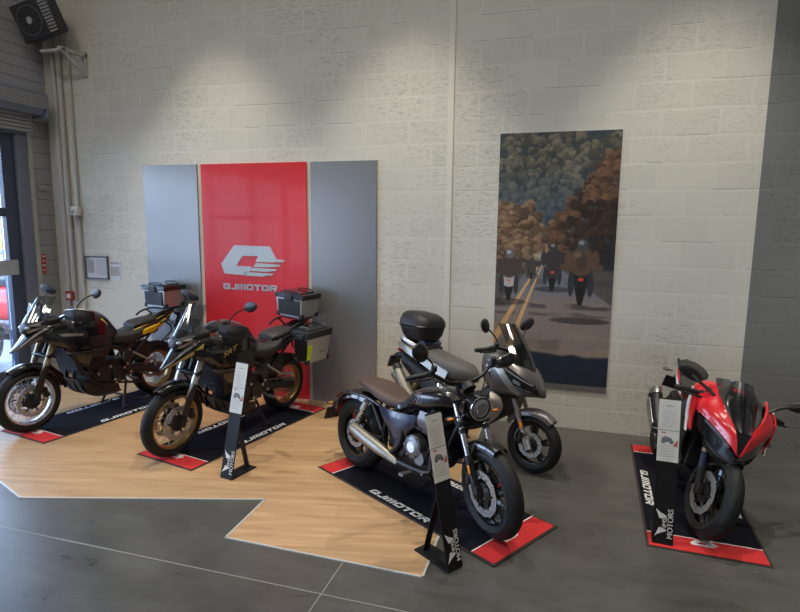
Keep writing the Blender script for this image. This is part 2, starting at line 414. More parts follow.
# ------------------------------------------------------------------ adventure motorcycle
def adventure(loc, az, lean, label, v):
    root = empty('motorcycle', (*loc, .0157), (R(-lean), 0, R(az)), label=label, cat='motorcycle')
    fc, rcn = (1.52, 0, .325), (0, 0, .315)
    st = steer_xf(1.22, .95, 24, v['steer'])
    rim_f, rim_r = v['rims']
    XF.append(st)
    fw = make_wheel(root, 'front_wheel', fc, .325, .245, .12, 'wire', rim_f, v['spokes'], (1, -1), .155)
    for s in (1, -1):
        bm = new(); cyl(bm, (1.52-.02, s*.105, .325), (1.405, s*.105, .60), .026, .029); box(bm, (1.50, s*.105, .33), (.06, .04, .08), roty(-22)); cyl(bm, (1.52, s*.08, .325), (1.52, s*.13, .325), .014)
        leg = obj('fork_leg', bm, 'black_metal', root, bevel=.004)
        bm = new(); cyl(bm, (1.425, s*.105, .555), (1.245, s*.105, 1.00), .028, .031); obj('fork_tube', bm, v['fork'], leg)
        bm = new(); patch(bm, [[(1.475, s*.142, .40), (1.51, s*.146, .41), (1.545, s*.138, .42)], [(1.41, s*.142, .56), (1.44, s*.15, .575), (1.475, s*.142, .58)], [(1.37, s*.138, .66), (1.385, s*.142, .67), (1.405, s*.138, .675)]], .004); obj('fork_guard', bm, v['guard'], leg)
        caliper(leg, fc, s, 150, .135)
    fender(root, 'front_fender', fc, .372, 62, 172, .07, 'black_gloss', r1=.395)
    bm = new()
    for s in (1, -1): tube(bm, [(1.40, s*.085, .62), (1.47, s*.07, .67)], .012)
    box(bm, (1.34, 0, .76), (.07, .27, .04), roty(24)); box(bm, (1.245, 0, .985), (.08, .27, .035), roty(24)); cyl(bm, (1.325, 0, .75), (1.225, 0, .99), .03); obj('fork_clamp', bm, 'black_metal', root, bevel=.006)
    bm = new(); tube(bm, [(1.08, .40, 1.165), (1.14, .25, 1.19), (1.19, .12, 1.13), (1.19, 0, 1.11), (1.19, -.12, 1.13), (1.14, -.25, 1.19), (1.08, -.40, 1.165)], .013)
    box(bm, (1.19, 0, 1.06), (.05, .14, .10)); hb = obj('handlebar', bm, 'black_metal', root, bevel=.005)
    for s in (1, -1):
        grip(hb, (1.125, s*.29, 1.18), (1.075, s*.415, 1.165))
        bm = new(); patch(bm, [[(1.06, s*.445, 1.11), (1.055, s*.45, 1.16), (1.06, s*.445, 1.20)], [(1.14, s*.45, 1.10), (1.15, s*.455, 1.16), (1.13, s*.445, 1.22)], [(1.22, s*.39, 1.11), (1.235, s*.39, 1.17), (1.21, s*.38, 1.235)], [(1.26, s*.28, 1.14), (1.26, s*.28, 1.18), (1.245, s*.275, 1.22)]], .006)
        hg = obj('hand_guard', bm, 'black_matte', root)
        if v['guard_edge']:
            bm = new(); tube(bm, [(1.05, s*.45, 1.20), (1.13, s*.448, 1.224), (1.21, s*.385, 1.24), (1.25, s*.275, 1.225)], .007); obj('guard_trim', bm, 'silver_rim', hg)
        mirror(root, [(1.13, s*.27, 1.19), (1.12, s*.28, 1.26), (1.07, s*.33, 1.33)], (.99, s*.40, 1.375), rotz(90-s*14) @ roty(-s*16), (.105, .024, .05))
    XF.pop()
    # nose / beak
    XF.append(Matrix.Translation((-.05, 0, 0)))
    N = [(1.70, .835, .018, .012, .01, 2), (1.63, .875, .055, .028, .026, 2.2), (1.53, .945, .10, .055, .06, 2.3), (1.42, 1.0, .145, .085, .10, 2.4), (1.30, 1.0, .17, .10, .14, 2.5), (1.18, .985, .185, .115, .17, 2.6), (1.08, .975, .18, .12, .19, 2.6)]
    bm = new(); loft(bm, N); fa = obj('front_fairing', bm, 'black_gloss', root)
    bm = new()
    for s in (1, -1): decal(bm, [(1.675, .85), (1.36, 1.045), (1.38, .985), (1.56, .885)], N, s)
    obj('fairing_stripe', bm, v['stripe'], fa)
    if v['tipgrey']:
        bm = new()
        for s in (1, -1): decal(bm, [(1.69, .842), (1.52, .985), (1.48, 1.0), (1.62, .89)], N, s, .003)
        obj('beak_accent', bm, 'bronze', fa)  # bronze-grey accent laid on both sides of the beak
    bm = new()
    loft(bm, [(1.585, 1.03, .03, .02, .02, 2), (1.555, 1.05, .07, .04, .06, 2.6), (1.48, 1.085, .105, .05, .08, 2.8), (1.38, 1.10, .125, .045, .08, 2.8), (1.26, 1.11, .12, .04, .06, 2.6)]); hl = obj('headlight', bm, 'black_matte', root)
    bm = new()
    for s in (1, -1): ball(bm, (1.545, s*.052, 1.06), (.028, .03, .02), rotz(-s*30)); ball(bm, (1.49, s*.108, 1.085), (.04, .014, .014), rotz(-s*25))
    HL = [(1.585, 1.03, .03, .02, .02, 2), (1.555, 1.05, .07, .04, .06, 2.6), (1.48, 1.085, .105, .05, .08, 2.8), (1.38, 1.10, .125, .045, .08, 2.8), (1.26, 1.11, .12, .04, .06, 2.6)]
    for s in (1, -1): decal(bm, [(1.57, 1.035), (1.42, 1.085), (1.40, 1.06), (1.555, 1.01)], HL, s, .004); decal(bm, [(1.54, 1.085), (1.36, 1.145), (1.36, 1.135), (1.54, 1.075)], HL, s, .004)
    obj('headlight_lens', bm, 'lens', hl)
    # windscreen and dash
    zt = v['wstop']
    bm = new(); rows = []
    for t in (0, .35, .7, 1):
        x0, z0, w0 = 1.56-.17*t, 1.115+(zt-1.115)*t, .118-.05*t*t
        rows.append([(x0-.14*(abs(q)**2), q*w0, z0+.02*(1-abs(q))*t) for q in (-1, -.6, 0, .6, 1)])
    patch(bm, rows, .004); ws = obj('windscreen', bm, 'screen_clear', root); XF.pop()
    bm = new(); patch(bm, [[(1.36, s_*.15, 1.08), (1.37, s_*.15, 1.14), (1.33, s_*.14, 1.2)] for s_ in (1, .5, 0, -.5, -1)], .012); 
    box(bm, (1.33, 0, 1.20), (.05, .17, .11), roty(-25)); tube(bm, [(1.38, .07, 1.1), (1.36, .07, 1.3)], .008); tube(bm, [(1.38, -.07, 1.1), (1.36, -.07, 1.3)], .008)
    obj('instrument_panel', bm, 'black_matte', root, bevel=.008)
    # tank
    T = [(1.14, .965, .165, .12, .18, 2.6), (1.04, .97, .215, .175, .22, 2.6), (.92, .965, .235, .205, .23, 2.7), (.80, .95, .215, .205, .22, 2.6), (.68, .92, .165, .165, .18, 2.4), (.57, .88, .115, .055, .14, 2.3)]
    bm = new(); loft(bm, T, 28, 32); tk = obj('fuel_tank', bm, 'black_gloss', root)
    bm = new(); cyl(bm, (.92, 0, 1.155), (.92, 0, 1.178), .04, .036, 24); obj('filler_cap', bm, 'grey_metal', tk)
    bm = new()
    if v['text']:
        t = text_bm('SRT', .074); t.transform(Matrix.Diagonal((1.35, 1, 1, 1)))
        for vv in t.verts:
            x = 1.10-(vv.co.x+vv.co.y*.25); z = .95+vv.co.y+vv.co.x*.30; th = vv.co.z
            vv.co = (x, .272+th, z)
        me = bpy.data.meshes.new('x'); t.to_mesh(me); t.free(); bm.from_mesh(me); obj('lettering', bm, 'stripe_gold', tk)
    else:
        decal(bm, [(.80, 1.075), (.725, .985), (.735, .985), (.83, 1.07)], T); decal(bm, [(.79, 1.08), (.71, .985), (.715, .985), (.80, 1.08)], T, -1); obj('tank_stripe', bm, 'stripe_gold', tk)
    # side shrouds
    sh = pair('side_shroud', [[(1.42, .155, .99), (1.22, .225, 1.02), (1.02, .25, .98)], [(1.40, .16, .91), (1.22, .245, .90), (1.00, .262, .87)], [(1.26, .20, .84), (1.15, .245, .76), (.98, .25, .72)], [(1.20, .19, .74), (1.12, .22, .66), (1.0, .22, .60)]], .01, 'black_gloss', root)[0]
    pair('shroud_accent', [[(1.30, .225, .985), (1.18, .249, .975), (1.06, .262, .955)], [(1.27, .235, .955), (1.17, .255, .945), (1.08, .263, .935)]], .006, v['accent'], sh)
    pair('tank_side_panel', [[(1.02, .252, .90), (.85, .235, .90), (.72, .18, .88)], [(1.0, .255, .80), (.86, .24, .78), (.70, .19, .76)], [(.98, .225, .68), (.86, .215, .66), (.76, .19, .66)]], .01, 'black_matte', root)
    # radiator
    bm = new(); box(bm, (1.09, 0, .66), (.035, .36, .34), roty(14)); 
    for i in range(14): box(bm, (1.112+.005*i-.035, 0, .53+.021*i), (.02, .33, .004))
    obj('radiator', bm, 'black_metal', root, smooth=False)
    # engine
    bm = new()
    box(bm, (.72, 0, .44), (.44, .26, .26)); box(bm, (.86, 0, .60), (.17, .30, .20), roty(-12)); box(bm, (.90, 0, .72), (.16, .32, .09), roty(-12))
    for s in (1, -1):
        cyl(bm, (.62, s*.12, .42), (.62, s*.175, .42), .085, .075, 28); cyl(bm, (.80, s*.12, .45), (.80, s*.18, .45), .095, .085, 28); cyl(bm, (.80, s*.18, .45), (.80, s*.19, .45), .05, .045, 20)
        cyl(bm, (.48, s*.11, .47), (.48, s*.16, .47), .045, .04, 20)
    fins(bm, (.84, 0, .53), (.88, 0, .68), .2, .33, 6); eng = obj('engine', bm, 'engine', root, bevel=.01)
    glint_bolts(eng, [(.88, .192, .47), (.73, .192, .52), (.55, .182, .47), (.68, .182, .36), (.92, .165, .71), (.84, .168, .74), (.98, .16, .62), (.50, .165, .50), (.47, .182, .66), (.47, .182, .40)])
    hoses(root, [[(1.08, .14, .58), (1.0, .19, .60), (.92, .18, .68)], [(1.06, .12, .50), (.96, .18, .50), (.88, .17, .40), (.74, .14, .33)], [(.70, .16, .62), (.60, .19, .60), (.52, .17, .50)], [(1.06, -.12, .50), (.96, -.18, .50), (.88, -.17, .40)]], .012)
    bm = new(); 
    for s in (.07, -.07): tube(bm, [(.96, s, .62), (1.06, s, .56), (1.06, s*.8, .38), (.96, s*.5, .27), (.75, -.05, .235), (.45, -.10, .26), (.28, -.16, .36)], .021)
    tube(bm, [(.28, -.16, .36), (.12, -.19, .45), (-.12, -.21, .56)], [.03, .062, .062, .055]); obj('exhaust', bm, 'black_metal', root)
    bm = new(); patch(bm, [[(1.09, y, .45), (1.03, y, .32), (.90, y*1.1, .225), (.72, y*1.1, .205), (.58, y, .21)] for y in (-.15, -.08, 0, .08, .15)], .01)
    sk = obj('skid_plate', bm, 'black_metal', root); pair('skid_wing', [[(1.07, .15, .44), (.95, .165, .38), (.62, .15, .30)], [(1.0, .15, .30), (.88, .165, .24), (.60, .15, .215)]], .01, 'black_metal', sk)
    bm = new()
    for s in (1, -1):
        tube(bm, [(1.10, s*.12, .80), (1.24, s*.20, .80), (1.23, s*.27, .77), (1.02, s*.30, .76), (.78, s*.24, .75)], .0125, n=6)
        tube(bm, [(1.23, s*.265, .77), (1.12, s*.285, .58), (.98, s*.25, .42), (.84, s*.16, .32)], .0125)
    obj('crash_bar', bm, 'black_metal', root)
    # frame
    bm = new()
    for s in (1, -1):
        tube(bm, [(1.22, s*.03, .98), (1.02, s*.14, .86), (.70, s*.16, .74), (.48, s*.13, .62), (.45, s*.12, .38)], .02)
        tube(bm, [(1.20, s*.03, .86), (1.02, s*.13, .66), (.92, s*.14, .45)], .018); tube(bm, [(1.02, s*.14, .86), (.96, s*.14, .62), (.70, s*.15, .73)], .014)
        tube(bm, [(.52, s*.12, .70), (.20, s*.12, .86), (-.25, s*.12, .97)], .014); tube(bm, [(.46, s*.12, .50), (.20, s*.13, .74), (-.05, s*.12, .93)], .014)
    fr = obj('frame', bm, 'black_metal', root)
    for s in (1, -1):
        bm = new(); patch(bm, [[(.53, s*.15, .66), (.49, s*.155, .67), (.44, s*.15, .68)], [(.53, s*.15, .50), (.48, s*.155, .50), (.44, s*.15, .53)], [(.50, s*.14, .36), (.47, s*.145, .36), (.44, s*.14, .39)]], .02)
        obj('frame_side_plate', bm, 'black_matte', root)
    bm = new(); box(bm, (.24, 0, .60), (.22, .22, .22)); box(bm, (.42, 0, .72), (.2, .24, .16)); obj('airbox', bm, 'black_matte', root, bevel=.03)
    bm = new()
    for s in (1, -1):
        tube(bm, [(.46, s*.12, .40), (.25, s*.115, .38), (.0, s*.105, .315)], [.035, .032, .026], flat=1.3); box(bm, (0, s*.105, .315), (.10, .03, .06))
    box(bm, (.34, 0, .40), (.08, .24, .07)); obj('swingarm', bm, 'black_metal', root, bevel=.004)
    chain_drive(root, (.48, .44), (0, .315), .09)
    bm = new(); tube(bm, [(.36, -.02, .42), (.44, -.02, .72)], .035, n=2)
    for i in range(7): z = .46+.035*i; cyl(bm, (.365+.0095*i*1.2, -.02, z), (.37+.0095*i*1.2, -.02, z+.012), .048, seg=16)
    obj('shock_absorber', bm, 'gold_dark', root)
    make_wheel(root, 'rear_wheel', rcn, .315, .225, .15, 'wire', rim_r, v['spokes_r'], (-1,), .12)
    fender(root, 'rear_hugger', rcn, .345, 35, 125, .075, 'black_matte')
    # tail
    S1 = [(.72, .84, .085, .04, .06, 2.2), (.62, .82, .12, .045, .10, 2.5), (.46, .81, .16, .05, .11, 2.6), (.32, .825, .175, .055, .10, 2.7), (.22, .86, .15, .065, .07, 2.4)]
    bm = new(); loft(bm, S1); obj('rider_seat', bm, 'seat_black', root)
    S2 = [(.33, .905, .10, .03, .03, 2.2), (.26, .92, .13, .04, .035, 2.6), (.14, .93, .135, .042, .04, 2.7), (.04, .945, .12, .035, .035, 2.6), (-.01, .955, .09, .02, .02, 2.2)]
    bm = new(); loft(bm, S2); obj('passenger_seat', bm, 'seat_black', root)
    TL = [(.50, .76, .12, .07, .06, 2.6), (.36, .80, .155, .085, .08, 2.6), (.18, .85, .155, .08, .11, 2.6), (0, .90, .145, .065, .09, 2.6), (-.18, .965, .105, .045, .055, 2.4), (-.30, 1.01, .05, .02, .03, 2)]
    bm = new(); loft(bm, TL); tl = obj('tail_fairing', bm, 'black_gloss', root)
    bm = new()
    if v['tail'] == 'yellow':
        for s in (1, -1):
            decal(bm, [(.36, .87), (.04, .945), (.02, .83), (.26, .80)], TL, s, .008); decal(bm, [(.04, .945), (-.27, 1.025), (-.24, .97), (.02, .84)], TL, s, .008)
            decal(bm, [(.22, .83), (.03, .85), (.06, .765), (.12, .77)], TL, s, .010)
        obj('tail_panel', bm, 'yellow', tl)
    else:
        for s in (1, -1): decal(bm, [(.28, .83), (-.2, .965), (-.2, .955), (.28, .815)], TL, s, .005)
        obj('tail_trim', bm, 'grey_metal', tl)
    bm = new(); ball(bm, (-.30, 0, .985), (.035, .06, .025)); obj('tail_light', bm, 'taillight', root)
    bm = new(); tube(bm, [(-.22, 0, .96), (-.34, 0, .86), (-.40, 0, .72)], .018, flat=2.5); box(bm, (-.41, 0, .66), (.012, .2, .14), roty(12)); obj('plate_holder', bm, 'black_matte', root)
    for s in (1, -1): signal(root, (-.34, s*.13, .86), s)
    bm = new()
    for s in (1, -1):
        tube(bm, [(.10, s*.15, .985), (.02, s*.165, 1.02), (-.10, s*.16, 1.04), (-.36, s*.10, 1.055)], .0115); tube(bm, [(-.06, s*.16, 1.03), (-.12, s*.11, .96)], .01)
        tube(bm, [(-.05, s*.13, .93), (-.16, s*.15, .80), (.02, s*.14, .64)], .01)
    for i in range(4): box(bm, (-.08-.08*i, 0, 1.055), (.025, .28-.02*i, .012))
    obj('luggage_rack', bm, 'black_metal', root)
    case(root, 'top_case', (-.20, 0, 1.072), (.32, .38, .28), v.get('case_side', 'alu'), 'top')
    if v['pannier']:
        case(root, 'pannier', (-.08, .32, .63), (.42, .20, .37), 'alu', 'side', label_sticker=True)
        bm = new(); tube(bm, [(.10, .19, .98), (-.30, .19, 1.0), (-.30, .19, .80), (.08, .19, .78), (.10, .19, .98)], .009, n=4); tube(bm, [(.02, .14, .90), (.02, .19, .90)], .01); tube(bm, [(-.2, .13, .95), (-.25, .19, .95)], .01); obj('pannier_rack', bm, 'black_metal', root)
    else:
        for s in (1, -1):
            bm = new(); tube(bm, [(.02, s*.13, .88), (-.05, s*.20, .93), (-.26, s*.20, .95), (-.24, s*.20, .74), (-.02, s*.20, .70), (.02, s*.14, .66)], .010, n=4); obj('pannier_rack', bm, 'black_metal', root)
    for s in (1, -1):
        bm = new(); tube(bm, [(.50, s*.14, .36), (.50, s*.26, .34)], .012); box(bm, (.50, s*.26, .345), (.05, .09, .018)); tube(bm, [(.56, s*.15, .36), (.68, s*.19, .34)], .008)
        obj('foot_peg', bm, 'grey_metal', root)
        bm = new(); tube(bm, [(.22, s*.15, .50), (.20, s*.22, .52)], .011); box(bm, (.20, s*.24, .52), (.04, .08, .015)); tube(bm, [(.40, s*.13, .62), (.22, s*.15, .50)], .012); obj('passenger_peg', bm, 'steel', root)
    if v['center']:
        bm = new()
        for s in (1, -1): tube(bm, [(.48, s*.10, .30), (.56, s*.16, .12), (.60, s*.19, .018)], .014); tube(bm, [(.60, s*.19, .018), (.52, s*.20, .018)], .014)
        tube(bm, [(.55, -.15, .14), (.55, .15, .14)], .012); tube(bm, [(.56, .16, .12), (.38, .22, .07), (.30, .26, .08)], .010); obj('centre_stand', bm, 'black_metal', root)
    bm = new(); L = R(lean); 
    if v['center']: tube(bm, [(.60, .12, .30), (.44, .16, .27), (.32, .17, .24)], .013)
    else:
        zf = .24*math.tan(L)+.004; tube(bm, [(.58, .12, .30), (.55, .18, .15), (.52, .235, zf+.012)], .013); box(bm, (.51, .235, zf+.006), (.055, .035, .01))
    obj('side_stand', bm, 'black_metal', root)
    return root
def case(root, name, c, s, side_m, kind, label_sticker=False):
    """aluminium luggage box, c = centre of its bottom face"""
    x, y, z = c; sx, sy, sz = s; bm = new()
    zb, zt = z, z+sz*.76; k = .90
    V = [[bm.verts.new((x+a*sx/2*q, y+b*sy/2*q, zz)) for a, b in ((-1, -1), (1, -1), (1, 1), (-1, 1))] for q, zz in ((k, zb), (1, zt))]
    for i in range(4): bm.faces.new((V[0][i], V[0][(i+1) % 4], V[1][(i+1) % 4], V[1][i]))
    bm.faces.new(V[0][::-1]); bm.faces.new(V[1])
    if kind == 'side':
        for v in bm.verts:
            if v.co.z < z+.01: v.co.x += .03 if v.co.x < x else -.03
    o = obj(name, bm, side_m, root, bevel=.012)
    bm = new(); box(bm, (x, y, z+sz*.86), (sx+.02, sy+.02, sz*.20)); box(bm, (x, y, z+sz*.985), (sx*.8, sy*.7, .012)); lid = obj('case_lid', bm, 'black_gloss' if kind == 'top' else 'black_matte', o, bevel=.022)
    for a in (-1, 1):
        for b in (-1, 1): bm = new(); box(bm, (x+a*(sx/2-.035), y+b*(sy/2-.03), z+.022), (.055, .05, .055)); obj('corner_guard', bm, 'black_matte', o, bevel=.012)
    bm = new()
    if kind == 'top': box(bm, (x+sx/2*.965, y, z+sz*.40), (.022, sy*.80, sz*.62), roty(4)); box(bm, (x+sx/2+.012, y, z+sz*.80), (.03, .12, .07))
    else: box(bm, (x+sx/2*.90, y, z+sz*.40), (.03, sy*.85, sz*.68), roty(8)); box(bm, (x+sx/2+.012, y, z+sz*.80), (.03, .10, .06))
    obj('latch_panel', bm, 'black_matte', o, bevel=.008)
    for a in (-1, 1):
        bm = new(); tube(bm, [(x+a*sx*.38, y-sy*.30, z+sz*.97), (x+a*sx*.38, y-sy*.2, z+sz*1.06), (x+a*sx*.38, y+sy*.2, z+sz*1.06), (x+a*sx*.38, y+sy*.30, z+sz*.97)], .008)
        obj('tie_rail', bm, 'black_metal' if kind == 'top' else 'grey_metal', lid)
    if kind == 'side':
        bm = new(); add_text(bm, 'QJMOTOR', .03, Matrix.Translation((x-sx*.15, y+sy/2*.965, z+sz*.3)) @ Matrix.Rotation(PI, 4, 'Z') @ Matrix.Rotation(PI/2, 4, 'X')); obj('lettering', bm, 'ink', o)
    if label_sticker:
        bm = new(); box(bm, (x+sx*.40, y+sy*.474, z+sz*.36), (.07, .004, .17), rotx(-3)); obj('sticker', bm, 'fluoro', o)
        bm = new(); 
        for q in (-.03, .0, .03, .05): box(bm, (x+sx*.40, y+sy*.474+.003, z+sz*.36+q), (.04, .002, .006), rotx(-3))
        obj('sticker_print', bm, 'ink', o)
    return o

# ------------------------------------------------------------------ cruiser
def cruiser(loc, az, lean, label, steer=-15):
    root = empty('motorcycle', (*loc, .0157), (R(-lean), 0, R(az)), label=label, cat='motorcycle')
    fc, rcn = (1.46, 0, .32), (0, 0, .315)
    XF.append(steer_xf(1.17, .85, 26, steer))
    make_wheel(root, 'front_wheel', fc, .32, .22, .125, 'cast', 'black_gloss', 'black_gloss', (-1,), .155, nsp=10, knob=.003)
    for s in (1, -1):
        bm = new(); cyl(bm, (1.445, s*.10, .31), (1.335, s*.10, .54), .027, .029); cyl(bm, (1.46, s*.08, .32), (1.46, s*.135, .32), .015); box(bm, (1.44, s*.10, .325), (.06, .04, .08), roty(-26))
        leg = obj('fork_leg', bm, 'black_metal', root, bevel=.004)
        bm = new(); cyl(bm, (1.34, s*.10, .53), (1.16, s*.10, .905), .021); obj('fork_tube', bm, 'chrome', leg)
        bm = new(); box(bm, (1.385, s*.132, .475), (.022, .008, .06), roty(-26)); obj('reflector', bm, 'orange', leg, bevel=.003)
        bm = new(); cyl(bm, (1.265, s*.10, .685), (1.25, s*.10, .715), .027); cyl(bm, (1.345, s*.10, .52), (1.33, s*.10, .55), .031); obj('fork_seal', bm, 'black_matte', leg)
    caliper(root, fc, -1, 145, .13)
    fender(root, 'front_fender', fc, .352, 72, 150, .078, 'black_gloss')
    bm = new()
    for s in (1, -1): tube(bm, [(1.34, s*.09, .53), (1.38, s*.08, .64)], .01)
    box(bm, (1.235, 0, .75), (.06, .26, .035), roty(26)); box(bm, (1.165, 0, .905), (.06, .26, .03), roty(26)); cyl(bm, (1.24, 0, .72), (1.15, 0, .93), .03); obj('fork_clamp', bm, 'black_metal', root, bevel=.006)
    bm = new()
    cyl(bm, (1.20, 0, .885), (1.325, 0, .87), .055, .08, 32); cyl(bm, (1.325, 0, .87), (1.34, 0, .868), .083, .081, 32)
    for s in (1, -1): box(bm, (1.25, s*.085, .87), (.05, .03, .07))
    hl = obj('headlight', bm, 'black_gloss', root)
    bm = new(); ball(bm, (1.34, 0, .868), (.014, .07, .07), roty(6), 28, 14); obj('headlight_lens', bm, 'lens', hl)
    bm = new(); g0 = len(bm.verts)
    for k, q in enumerate((.08, .045)): 
        ring = [(1.342+.012*k, q*cos(2*PI*i/32), .868+q*sin(2*PI*i/32)) for i in range(33)]; tube(bm, ring, .006 if k == 0 else .004, 6, n=1)
    obj('bezel', bm, 'chrome', hl)
    bm = new(); tube(bm, [(1.08, .38, 1.08), (1.11, .27, 1.10), (1.14, .14, 1.03), (1.14, 0, 1.0), (1.14, -.14, 1.03), (1.11, -.27, 1.10), (1.08, -.38, 1.08)], .0125); tube(bm, [(1.15, .06, .91), (1.135, .06, 1.02)], .018, n=2); tube(bm, [(1.15, -.06, .91), (1.135, -.06, 1.02)], .018, n=2)
    hb = obj('handlebar', bm, 'black_metal', root)
    for s in (1, -1):
        grip(hb, (1.105, s*.29, 1.095), (1.07, s*.41, 1.078))
        mirror(root, [(1.12, s*.26, 1.11), (1.15, s*.27, 1.18 if s < 0 else 1.13)], (1.17, s*.375, 1.275) if s < 0 else (1.18, .35, 1.13), rotz(90-s*14) @ roty(-s*35), (.08, .024, .064) if s < 0 else (.066, .02, .05), 'black_gloss')
    bm = new(); cyl(bm, (1.17, 0, 1.0), (1.205, 0, .97), .045, .05, 24); obj('instrument_panel', bm, 'black_matte', root)
    bm = new()
    for s in (1, -1): tube(bm, [(1.02, s*.24, 1.07), (1.16, s*.16, 1.0), (1.22, s*.07, .90), (1.15, s*.05, .75)], .006, 6); tube(bm, [(1.04, s*.26, 1.06), (1.20, s*.2, .96), (1.18, s*.06, .82), (1.1, s*.05, .7)], .005, 6)
    obj('control_cables', bm, 'black_matte', root)
    for s in (1, -1): signal(root, (1.24, s*.19, .80), s, 'orange')
    XF.pop()
    T = [(1.13, .865, .055, .045, .05, 2.2), (1.04, .86, .115, .075, .09, 2.3), (.93, .845, .15, .085, .11, 2.4), (.80, .815, .155, .085, .11, 2.4), (.68, .765, .12, .075, .09, 2.3), (.58, .725, .07, .03, .05, 2.1)]
    bm = new(); loft(bm, T, 28, 32); tk = obj('fuel_tank', bm, 'black_gloss', root)
    bm = new(); cyl(bm, (.90, 0, .925), (.895, 0, .945), .035, .03, 24); obj('filler_cap', bm, 'chrome', tk)
    bm = new()
    for s in (-1, 1):
        decal(bm, [(.78, .865), (.86, .885), (.84, .845), (.78, .84)], T, s, .004)
        for i in range(5): decal(bm, [(.70+.035*i, .80-.004*i), (.72+.035*i, .80-.004*i), (.77+.03*i, .845), (.755+.03*i, .845)], T, s, .004)
    obj('tank_graphic', bm, 'mauve', tk)
    S = [(-.03, .765, .06, .02, .02, 2.2), (.06, .78, .115, .03, .045, 2.4), (.20, .775, .145, .035, .06, 2.5), (.34, .745, .15, .04, .07, 2.6), (.48, .705, .125, .045, .06, 2.4), (.60, .70, .08, .055, .04, 2.2), (.64, .71, .045, .03, .03, 2)]
    bm = new(); loft(bm, S, 28, 32); seat = obj('seat', bm, 'seat_brown', root)
    fender(root, 'rear_fender', rcn, .375, 60, 168, .10, 'black_gloss', drop=.07)
    bm = new()
    for s in (1, -1): tube(bm, [(.48, s*.12, .62), (.20, s*.125, .68), (-.10, s*.125, .66), (-.24, s*.11, .58)], .014)
    obj('fender_strut', bm, 'black_gloss', root)
    bm = new(); ball(bm, (-.325, 0, .56), (.03, .06, .028)); obj('tail_light', bm, 'taillight', root)
    bm = new(); tube(bm, [(-.30, 0, .53), (-.40, 0, .47), (-.44, 0, .42)], .016, flat=2.2); box(bm, (-.45, 0, .375), (.01, .17, .12), roty(18)); obj('plate_holder', bm, 'black_matte', root)
    for s in (1, -1): signal(root, (-.30, s*.15, .52), s)
    for s in (-1, 1):
        bm = new(); patch(bm, [[(.40, s*.165, .675), (.56, s*.185, .675), (.74, s*.18, .69), (.84, s*.16, .70)], [(.46, s*.17, .60), (.60, s*.195, .59), (.74, s*.185, .60), (.82, s*.16, .63)], [(.56, s*.155, .50), (.62, s*.17, .48), (.70, s*.165, .49), (.74, s*.15, .53)]], .015); sc_ = obj('side_cover', bm, 'navy', root)
        bm = new(); add_text(bm, 'QJMOTOR', .022, Matrix.Translation((.60, s*.185, .655)) @ (Matrix.Rotation(PI, 4, 'Z') if s > 0 else Matrix.Identity(4)) @ Matrix.Rotation(PI/2, 4, 'X')); obj('lettering', bm, 'silver_rim', sc_)
        bm = new(); patch(bm, [[(.86, s*.15, .745), (.97, s*.16, .75), (1.06, s*.13, .77)], [(.85, s*.165, .66), (.97, s*.17, .665), (1.06, s*.14, .69)], [(.88, s*.14, .59), (.97, s*.15, .59), (1.04, s*.13, .62)]], .012); obj('air_cleaner_cover', bm, 'mauve', root)
    # engine
    bm = new(); box(bm, (.78, 0, .40), (.42, .24, .20)); box(bm, (.56, 0, .43), (.16, .22, .16)); 
    for s in (1, -1): cyl(bm, (.66, s*.10, .40), (.66, s*.16, .40), .085, .075, 28)
    eng = obj('engine', bm, 'engine', root, bevel=.012)
    glint_bolts(eng, [(.60, .125, .47), (.92, .125, .36), (.70, .125, .34), (.74, .125, .48), (.64, .165, .72), (.99, .165, .70)])
    hoses(root, [[(1.08, -.10, .60), (1.0, -.15, .52), (.95, -.14, .42)], [(.98, -.12, .72), (.90, -.16, .62), (.80, -.15, .62), (.70, -.12, .66)], [(.52, -.15, .60), (.56, -.17, .48), (.62, -.15, .40)]], .010)
    for (x0, z0, x1, z1) in ((.74, .50, .64, .70), (.86, .50, .98, .69)):
        bm = new(); cyl(bm, (x0, 0, z0), (x1, 0, z1), .075, seg=24); fins(bm, (x0, 0, z0), (x1, 0, z1), .19, .22, 9, .006); d = Vector((x1-x0, 0, z1-z0)).normalized()*.04
        box(bm, (x1+d.x*.7, 0, z1+d.z*.7), (.17, .22, .05), roty(math.degrees(math.atan2(x1-x0, z1-z0)))); obj('cylinder', bm, 'engine', eng, bevel=.004)
    for s in (1, -1):
        bm = new(); cyl(bm, (.84, s*.12, .47), (.84, s*.19, .47), .092, .085, 32); lathe_y(bm, [(.088, s*.185), (.07, s*.20), (.03, s*.20), (.03, s*.185)], (.84, 0, .47), 32)
        for i in range(6): a = i*PI/3; cyl(bm, (.84+.077*cos(a), s*.18, .47+.077*sin(a)), (.84+.077*cos(a), s*.202, .47+.077*sin(a)), .009, seg=6)
        cyl(bm, (.915, s*.12, .40), (.915, s*.185, .40), .055, .05, 24); cv = obj('clutch_cover', bm, 'grey_metal' if s < 0 else 'engine', eng)
        bm = new(); cyl(bm, (.84, s*.19, .47), (.84, s*.205, .47), .045, .04, 24); box(bm, (.84, s*.206, .47), (.06, .004, .012)); obj('cover_cap', bm, 'chrome', cv)
    bm = new()
    for k, (x1, z1) in enumerate(((.64, .66), (.99, .66))):
        tube(bm, [(x1, -.10, z1), (x1+.07, -.16, z1-.03), (x1+.05, -.18, .45), (x1-.05+.08*k, -.19, .33), (.62, -.19, .31)], .021)
    ex = obj('exhaust', bm, 'black_metal', root)
    bm = new(); tube(bm, [(.70, -.195, .30), (.60, -.20, .325), (.48, -.205, .35), (.30, -.21, .385), (.16, -.21, .415), (.12, -.21, .42)], [.020, .030, .043, .046, .041, .034], 20, flat=1.15); obj('silencer', bm, 'muffler', ex)
